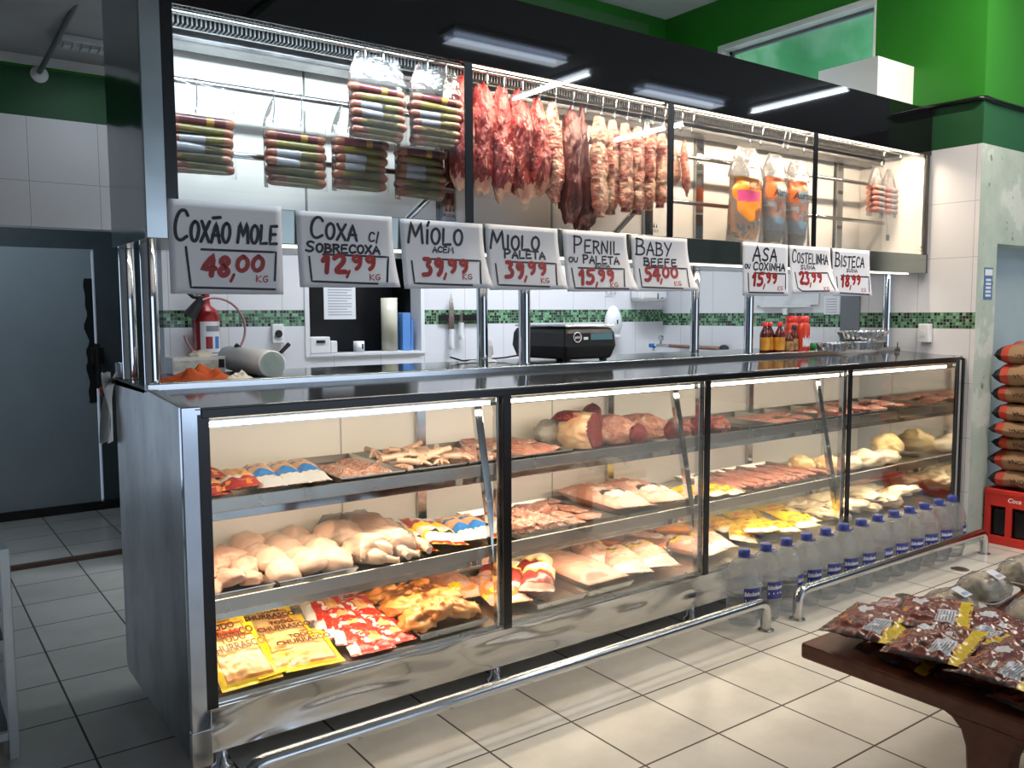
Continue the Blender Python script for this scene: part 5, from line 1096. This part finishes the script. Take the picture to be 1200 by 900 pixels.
fc = thing('wall_faucet', 'steel wall faucet with blue handle and brown pipe over the sink', 'faucet', (4.22, 2.1, 1.08))
MB().tube([(4.275, 1.75, 1.085), (4.255, 1.75, 1.085), (4.255, 2.15, 1.09), (4.20, 2.22, 1.095)], .014, 10).build('supply_pipe', plain('pipe_brown', (.20, .11, .08), .5), fc)
MB().tube([(4.20, 2.22, 1.095), (4.10, 2.24, 1.10), (4.07, 2.24, 1.095), (4.06, 2.24, 1.06)], .013, 10).build('spout', M['steel'], fc); MB().tube([(4.13, 2.235, 1.11), (4.13, 2.235, 1.15)], .010, 10).build('stem', M['steel'], fc); MB().tube([(4.02, 2.24, 1.10), (4.06, 2.24, 1.10)], .017, 12).build('knob', plain('knob_blue', (.04, .16, .5), .4), fc); MB().tube([(4.12, 2.235, 1.155), (4.14, 2.235, 1.155)], .022, 10).build('handle', M['steel'], fc)
MB().blob((4.255, 1.72, 1.085), (.03, .04, .03), .1, 2, 1, 16, 10).build('pipe_cap', M['black_plastic'], fc)
ns = thing('wall_notice', 'small printed price list on the right tiled wall under "costelinha"', 'notice', (XR, .86, 1.42))
MB().box(XR-.003, XR-.0005, .80, .915, 1.335, 1.455).build('sheet', M['paper'], ns)
m_ = MB()
for k in range(6): m_.box(XR-.004, XR-.0031, .82, .90, 1.347+.017*k, 1.352+.017*k)
m_.build('lettering', bpy.data.materials['print_grey'], ns)
tag(MB().box(XR-.010, XR-.0005, .655, .79, .98, 1.60).build('metal_panel', plain('panel_slate', (.16, .175, .20), .35)), 'narrow slate grey panel on right wall beside the price list', 'panel')
wb_ = thing('whiteboard', 'smudged whiteboard on the right wall behind the price signs', 'whiteboard', (XR, 1.15, 1.5))
MB().box(XR-.012, XR-.001, .95, 1.45, 1.40, 1.75).build('board', plain('board_smudged', (.74, .75, .78), .35, color2=(.50, .52, .56), scale=7, detail=6, lo=.5, hi=.85), wb_); MB().box(XR-.03, XR-.012, 1.18, 1.215, 1.335, 1.375).box(XR-.03, XR-.001, 1.0, 1.4, 1.385, 1.398).build('pen_tray', M['white_plastic'], wb_)
stk = thing('warning_sticker', 'small blue and white sticker on the peeling plaster pillar', 'sticker', (4.41, -.06, 1.51))
MB().box(4.355, 4.455, -.0592, -.0568, 1.42, 1.60).build('sheet', plain('sticker_blue', (.10, .22, .42), .4), stk)
m_ = MB().box(4.362, 4.448, -.0602, -.0593, 1.555, 1.590)
for k in range(5): m_.box(4.375, 4.435, -.0602, -.0593, 1.435+.022*k, 1.448+.022*k)
m_.build('print_panel', M['paper'], stk)
# ---------------------------------------------------------------- floor: rails, water bottles, crate and sacks, rack, bench
def rail(x0, x1, y, label):
    o = thing('floor_rail', label, 'rail', ((x0+x1)/2, y, 0), 'low steel rails on the floor')
    pts = [(x0, y, .0), (x0, y, .075)]+[(x0+.05-.05*math.cos(a_), y, .075+.05*math.sin(a_)) for a_ in (.4, .8, 1.2)]+[(x0+.06, y, .125), ((x0+x1)/2, y, .125), (x1-.06, y, .125)]+[(x1-.05+.05*math.sin(a_), y, .075+.05*math.cos(a_)) for a_ in (.37, .77, 1.17)]+[(x1, y, .075), (x1, y, 0)]
    MB().tube(pts, .0225, 20).build('pipe', M['steel'], o)
    for x in (x0, x1): MB().lathe([(.033, 0), (.033, .004), (.023, .005)], (x, y, 0), 20).build('flange', M['steel_dark'], o)
rail(.03, 2.27, -.19, 'low bent steel rail on the floor along the left part of the counter'); rail(2.49, 4.20, -.19, 'low bent steel rail on the floor in front of the water bottles')
wb2 = NB('water_plastic'); wb2.set(color=(.96, .98, .98), rough=.03, trans=1., ior=1.22)
tr_ = wb2.n('ShaderNodeBsdfTransparent'); tr_.inputs[0].default_value = (.97, .98, .985, 1); mx_ = wb2.n('ShaderNodeMixShader'); lw_ = wb2.n('ShaderNodeLayerWeight'); lw_.inputs[0].default_value = .25
mx_.inputs[0].default_value = .52; wb2.l(wb2.b.outputs[0], mx_.inputs[1]); wb2.l(tr_.outputs[0], mx_.inputs[2])
df_ = wb2.n('ShaderNodeBsdfTranslucent'); df_.inputs[0].default_value = (.92, .95, .97, 1); d2_ = wb2.n('ShaderNodeBsdfDiffuse'); d2_.inputs[0].default_value = (.9, .93, .95, 1); ad_ = wb2.n('ShaderNodeMixShader'); wb2.l(df_.outputs[0], ad_.inputs[1]); wb2.l(d2_.outputs[0], ad_.inputs[2])
m3_ = wb2.n('ShaderNodeMixShader'); m3_.inputs[0].default_value = .08; wb2.l(mx_.outputs[0], m3_.inputs[1]); wb2.l(ad_.outputs[0], m3_.inputs[2]); wb2.l(m3_.outputs[0], wb2.out.inputs[0])
M['water'] = wb2.m
capb = plain('cap_blue', (.035, .06, .30), .35); labb = plain('label_blue', (.03, .04, .28), .35)
prof = [(.0001, 0), (.050, .0), (.060, .006), (.066, .03)]
for k in range(7): prof += [(.0685, .045+k*.022), (.0735, .052+k*.022), (.0735, .060+k*.022), (.0685, .066+k*.022)]
prof += [(.073, .21), (.071, .235), (.060, .265), (.042, .288), (.026, .300), (.0225, .305), (.0225, .312)]
b0 = thing('water_bottle', 'x', 'water bottle', (0, 0, 0), 'water bottles in a row on the floor')
MB().lathe(prof, n=40).build('body', M['water'], b0)
MB().lathe([(.0245, .308), (.0255, .312), (.0255, .330), (.023, .333), (.0001, .333)], n=24).build('cap', capb, b0)
MB().lathe([(.029, .300), (.030, .3035), (.026, .306), (.024, .303)], n=24).build('neck_ring', capb, b0)
MB().tube([(.028*math.cos(a_)+.022*(1-abs(math.sin(a_)))*1.0, .03*math.sin(a_), .303-.004*math.cos(a_)) for a_ in [-1.5+i*.3 for i in range(11)]], .0028, 6).build('handle', capb, b0)
lbm = MB().grid(lambda u, v: (.0745*math.sin(-.55+1.1*u), -.0745*math.cos(-.55+1.1*u), .105+.075*v), 12, 1); lb = lbm.build('label_wrap', labb, b0)
t_ = MB(); vs, fs = font_mesh('bioleve', .026, .15, .0012); vs = [(p[0]-.002, p[1]) for p in vs]
t_.add([(.0752*math.sin(p[0]/.0745), -.0752*math.cos(p[0]/.0745), .155+p[1]) for p in vs], fs)
for k, (a_, w_) in enumerate(((-.3, .18), (.25, .16))): t_.add([(.0752*math.sin(a_+s_*w_), -.0752*math.cos(a_+s_*w_), .125+h_) for s_, h_ in ((-1, 0), (1, 0), (1, .008), (-1, .008))], [(0, 1, 2, 3)])
t_.build('lettering', M['white_plastic'], lb)
ordn = ['nearest the end of the left rail', 'second from the left rail end', 'third from the left rail end', 'fourth from the left rail end', 'fifth from the left rail end', 'sixth from the left rail end', 'in the exact middle of the row', 'sixth from the plaster pillar', 'fifth from the plaster pillar', 'fourth from the plaster pillar', 'third from the plaster pillar', 'second from the plaster pillar', 'nearest the plaster pillar']
rzs = [-.32, -.25, .35, -.3, -.25, -.35, -.3, .05, -.3, -.35, -.4, -.3, .35]
for k in range(13):
    x = 2.246+.1485*k; lab = 'large clear water bottle with blue cap and label, '+ordn[k]
    o = b0 if k == 0 else dup(b0, (0, 0, 0)); place(o, (x, -.088, .001), (0, 0, rzs[k])); o['label'] = lab
ck = thing('beverage_crate', 'red plastic drinks crate under the stacked charcoal sacks', 'crate', (4.64, -.31, 0))
cr = plain('crate_red', (.60, .025, .015), .38); m_ = MB()
X0, X1, Y0, Y1, H = 4.452, 4.81, -.57, -.066, .325
def wallp(axis, c0, c1, a0, a1):
    n = 4; L_ = a1-a0; segs = []
    rect = [(a0, a1, 0, .05), (a0, a1, .225, H)]
    for i in range(n+1): s_ = a0+(L_-.035)*i/n; rect.append((s_, s_+.035, .05, .225))
    for (p0, p1, q0, q1) in rect:
        if axis == 'x': m_.box(c0, c1, p0, p1, q0, q1)
        else: m_.box(p0, p1, c0, c1, q0, q1)
wallp('x', X0, X0+.018, Y0, Y1); wallp('x', X1-.018, X1, Y0, Y1); wallp('y', Y0, Y0+.018, X0+.018, X1-.018); wallp('y', Y1-.018, Y1, X0+.018, X1-.018)
m_.box(X0+.018, X1-.018, Y0+.018, Y1-.018, .0, .012); m_.box(X0-.006, X0, Y0, Y1, .300, .322); m_.build('crate_shell', cr, ck, .004)
MB().box(X0+.03, X1-.03, Y0+.03, Y1-.03, .014, .20).build('crate_infill', M['black'], ck)  # plain black block filling the lower part of the crate
m_ = MB(); vs, fs = font_mesh('Coca', .035, .25, .0008); m_.add([(X0-.001, -.16-p[0]-.07, .268+p[1]) for p in vs], fs); m_.build('lettering', M['white'], ck)
skm = [P['kraft'], plain('sack_red', (.48, .05, .025), .6), M['black_plastic']]
def sack_mesh(seed, t):
    def fn(sgn):
        def f(u, v):
            a = max(0, 1-abs(2*u-1)**4)**.5; b2 = max(0, 1-abs(2*v-1)**9)**.45; x = (u-.5)*.37*(1+.05*noise.noise(V((v*4, seed, 9)))); y = (v-.5)*.56
            n_ = noise.noise(V((x*9+seed, y*9, sgn*2+seed)))
            return (x+.012*noise.noise(V((y*8, seed, 2))), y, t/2+sgn*t/2*a*b2*(1+.30*n_)+.010*noise.noise(V((x*25, y*25, seed))))
        return f
    reg = lambda u, v: 2 if v > .93 else (1 if v > .84 or v < .10 else 0)
    m_ = MB(); m_.grid(fn(1), 24, 40, reg); m_.grid(lambda u, v: fn(-1)(1-u, v), 24, 40, reg); return m_
sack_mats = skm
st_ink = plain('sack_ink', (.06, .03, .02), .7)
zz = .326; th = [.105, .115, .09, .085, .11, .115, .125, .12]
slab_ = ['lowest kraft charcoal sack, lying directly on the red crate', 'second kraft charcoal sack up from the red crate', 'third kraft charcoal sack up from the red crate', 'thin kraft charcoal sack in the middle of the pile', 'fourth kraft charcoal sack down from the top', 'third kraft charcoal sack down from the top', 'second kraft charcoal sack from the top of the pile', 'topmost kraft charcoal sack, shifted back on the pile']
for k in range(8):
    o = thing('charcoal_sack', slab_[k], 'charcoal sack', (0, 0, 0), 'charcoal sacks piled on the crate')
    bd = sack_mesh(k*2+1, th[k]).build('sack', sack_mats, o)
    vs, fs = font_mesh('CARVÃO DE DONA', .036, 0, .0006); m_ = MB()
    m_.add([(-.1825-.004, p[0], th[k]*.5-p[1]) for p in vs], fs); m_.build('lettering', st_ink, bd)
    place(o, (4.645+.012*(k % 3)+(.03 if k == 7 else 0), -.352+(.014 if k % 2 else 0), zz), (0, rnd(.03)+(-.06 if k == 7 else 0), rnd(.03)))
    zz += th[k]*.97
# glass-sided rack at the left edge
rk = thing('wire_rack', 'grey metal frame rack with glass side at the left edge of the photo', 'rack', (-.75, .88, 0))
al = steel_mat('aluminium', (.62, .66, .66), .4)
for x, y in ((-.445, .52), (-.445, 1.25), (-1.05, .52), (-1.05, 1.25)): MB().box(x-.014, x+.014, y-.014, y+.014, 0, .655).build('post', al, rk, .002)
for z_ in (.075, .64):
    for y in (.52, 1.25): MB().box(-1.036, -.459, y-.011, y+.011, z_-.012, z_+.012).build('rail', al, rk)
    for x in (-.445, -1.05): MB().box(x-.011, x+.011, 0.534, 1.236, z_-.012, z_+.012).build('rail', al, rk)
MB().box(-1.04, -.455, 0.53, 1.24, .646, .654).build('top_panel', plain('rack_top', (.22, .25, .26), .15), rk); MB().box(-1.04, -.455, 0.53, 1.24, .080, .088).build('shelf', plain('rack_shelf', (.10, .11, .11), .3), rk); MB().box(-.447, -.443, 0.534, 1.236, .09, .63).build('side_glass', M['glass'], rk)
MB().box(-1.04, -.455, 0.53, 1.24, .37, .378).build('shelf', bpy.data.materials['rack_shelf'], rk)
# wooden bench with packs
bn = thing('wooden_bench', 'dark reddish brown wooden bench with rounded legs', 'bench', (2.0, -1.95, 0))
wd = plain('bench_wood', (.16, .052, .026), .32, color2=(.22, .078, .040), scale=3, stretch=(1, 8, 8), detail=5)
BX0, BY1, BZ = 1.285, -1.045, .45
MB().box(BX0, 2.80, -2.9, BY1, BZ-.045, BZ).build('bench_top', wd, bn, .008)
for y in (-1.535, -2.45):
    for x, s_ in ((1.33, 1), (2.75, -1)):
        pl_ = [(y-.115, BZ-.046), (y+.115, BZ-.046), (y+.085, BZ-.058), (y+.062, BZ-.08), (y+.050, BZ-.115), (y+.046, BZ-.17), (y+.046, 0), (y-.046, 0), (y-.046, BZ-.17), (y-.050, BZ-.115), (y-.062, BZ-.08), (y-.085, BZ-.058)]
        MB().prism(pl_, 'x', x-.03, x+.03).build('leg', wd, bn, .006)
    MB().box(1.36, 2.72, y-.03, y+.03, .12, .18).build('stretcher', wd, bn, .006)
jm = [plain('jerky_maroon', (.16, .022, .018), .25, color2=(.24, .06, .04), scale=9), P['yellow'], plain('jerky_label', (.66, .69, .76), .35), plain('jerky_dark', (.035, .03, .025), .3), P['orange']]
def r_j(u, v):
    if v < .17: return 1
    if v > .94 or u < .03: return 3
    if .10 < u < .46 and .18 < v < .44: return 2
    if .56 < u < .64 and .30 < v < .42: return 2
    if (u-.72)**2*3+(v-.70)**2*2.2 < .030: return 2
    if u > .95: return 4
    return 3 if noise.noise(V((u*6, v*6, 8))) > .46 else (4 if noise.noise(V((u*5, v*4, 2))) > .40 else 0)
jk = [pillow(.285, .185, .034, r_j, jm, 40+i, 36, 32, .008, .05).mesh('jerky_pack', jm) for i in range(3)]
tm_ = MB()
for k in range(6): tm_.add([(-.105, -.054+.0075*k, .0365), (-.022, -.054+.0075*k, .0365), (-.022, -.0515+.0075*k, .0365), (-.105, -.0515+.0075*k, .0365)], [(0, 1, 2, 3)])
tx_me = tm_.mesh('lettering', plain('barcode_ink', (.08, .08, .10), .5))
jp = [(1.435, -1.165, 0.04, 0.2, 'jerky pack with yellow edge at the rear left corner, on the bench corner'), (1.455, -1.262, 0.002, 0.12, 'jerky pack with yellow edge overlapped by the corner pack'), (1.425, -1.345, 0.044, 0.22, 'third jerky pack along the bench end, yellow edge raised'), (1.465, -1.442, 0.006, 0.36, 'jerky pack with broad gold edge lying across two others'), (1.425, -1.525, 0.042, 0.05, 'jerky pack with large white label near the front of the bench end'), (1.43, -1.62, 0.004, 0.02, 'jerky pack lowest at the front of the bench end'), (1.605, -1.245, 0.05, 0.4, 'clear jerky pack behind the front packs beside first foam tray'), (1.69, -1.345, 0.02, -0.2, 'clear jerky pack lying in front of the mounded foam tray'), (1.7, -1.46, 0.012, 0.3, 'jerky pack behind the gold edged pack on the bench'), (1.7, -1.575, 0.03, 0.15, 'jerky pack deepest in the front of the bench heap')]
for i, (x, y, dz, rz, lab) in enumerate(jp):
    o = thing('jerky_pack', lab, 'food pack', (0, 0, 0), 'jerky packs on the bench'); b_ = bpy.data.objects.new('pouch', jk[i % 3]); COL.objects.link(b_); b_.parent = o
    t_ = bpy.data.objects.new('lettering', tx_me); COL.objects.link(t_); t_.parent = b_
    place(o, (x, y, BZ+.001+dz), ((-.03 if i % 2 == 0 else .10)+rnd(.02), -.02+rnd(.03), rz))
tag(place(MB().blob((0, 0, .03), (.10, .055, .034), .35, 3, 3, 30, 18, lambda p, d: (p.x, p.y, max(p.z, -.029)), lambda q: 0).build('sausage_bundle', plain('bundle', (.32, .10, .09), .25, color2=(.60, .58, .62), scale=16, lo=.45, hi=.6)), (1.60, -1.115, BZ+.001), (0, 0, .3)) or COL.objects[-1], 'crinkled clear bag of dark sausages behind the corner jerky pack', 'food pack')
foam = plain('foam_white', (.80, .80, .78), .6); gm = plain('wrapped_giblets', (.56, .49, .38), .28, color2=(.70, .62, .50), scale=13, bump=.5, bscale=25)
def foam_tray(x, y, rz, label, seed, h=.05):
    o = thing('foam_tray', label, 'foam tray', (0, 0, 0), 'foam trays wrapped in film on the bench'); m_ = MB(); n = 32
    def rr(a_, b2, k, zz): 
        out = []
        for i in range(n):
            t_ = 2*PI*i/n; c_, s_ = math.cos(t_), math.sin(t_); out.append((math.copysign(abs(c_)**.35, c_)*a_*k, math.copysign(abs(s_)**.35, s_)*b2*k, zz))
        return out
    vs = rr(.125, .078, .82, 0)+rr(.125, .078, 1, .022)+rr(.125, .078, .985, .024)+rr(.125, .078, .80, .006)
    m_.add(vs, [tuple(range(n-1, -1, -1)), tuple(range(3*n, 4*n))]+[(r*n+i, r*n+(i+1) % n, r*n+n+(i+1) % n, r*n+n+i) for r in range(3) for i in range(n)], 0, False); m_.build('tray', foam, o)
    MB().blob((0, 0, .02), (.098, .058, h), .28, 2.6, seed, 34, 20, lambda p, d: (p.x, p.y, max(p.z, -.012))).build('contents', gm, o)
    MB().blob((0, 0, .018), (.122, .076, h+.014), .08, 3, seed+2, 34, 20, lambda p, d: (p.x, p.y, max(p.z, .004))).build('wrap', M['film'], o)
    s_ = MB().add([(-.012, -.048, h*.86+.03), (.042, -.050, h*.80+.03), (.044, -.008, h*1.0+.036), (-.010, -.006, h*1.06+.036)], [(0, 1, 2, 3)]).build('price_label', M['paper'], o)
    MB().add([(-.004, -.042, h*.87+.0315), (.036, -.044, h*.82+.0315), (.036, -.032, h*.88+.0335), (-.004, -.030, h*.92+.0335)], [(0, 1, 2, 3)]).build('barcode', plain('label_print', (.40, .46, .62), .6) if 'label_print' not in bpy.data.materials else bpy.data.materials['label_print'], s_)
    place(o, (x, y, BZ+.001), (0, 0, rz)); return o
foam_tray(1.80, -1.19, .12, 'film wrapped foam tray nearest the jerky packs, rear row', 1); foam_tray(2.055, -1.17, .08, 'film wrapped foam tray, second along the rear row of the bench', 4); foam_tray(2.34, -1.17, .05, 'film wrapped foam tray, third along the rear row', 7); foam_tray(1.90, -1.385, .15, 'film wrapped foam tray with pale mound right of the jerky heap', 9, .06); foam_tray(2.17, -1.36, .1, 'film wrapped foam tray in the front row, second from the jerky heap', 11); foam_tray(2.62, -1.18, .05, 'film wrapped foam tray farthest along the rear row', 13)
for i, (x, y) in enumerate(((3.156, -.315), (3.80, -.255))):
    o = thing('floor_drain', ('small round floor drain nearer the bench', 'small round floor drain nearer the plaster pillar')[i], 'drain', (x, y, 0))
    MB().lathe([(.0001, .0025), (.040, .0025), (.045, .0005)], (x, y, 0), 24).build('cover', plain('drain_brown', (.10, .075, .055), .5) if i == 0 else bpy.data.materials['drain_brown'], o)
    m_ = MB()
    for k in range(4): m_.box(x-.028, x+.028, y-.02+.012*k, y-.015+.012*k, .0024, .0031)
    m_.build('slot', M['black'], o)
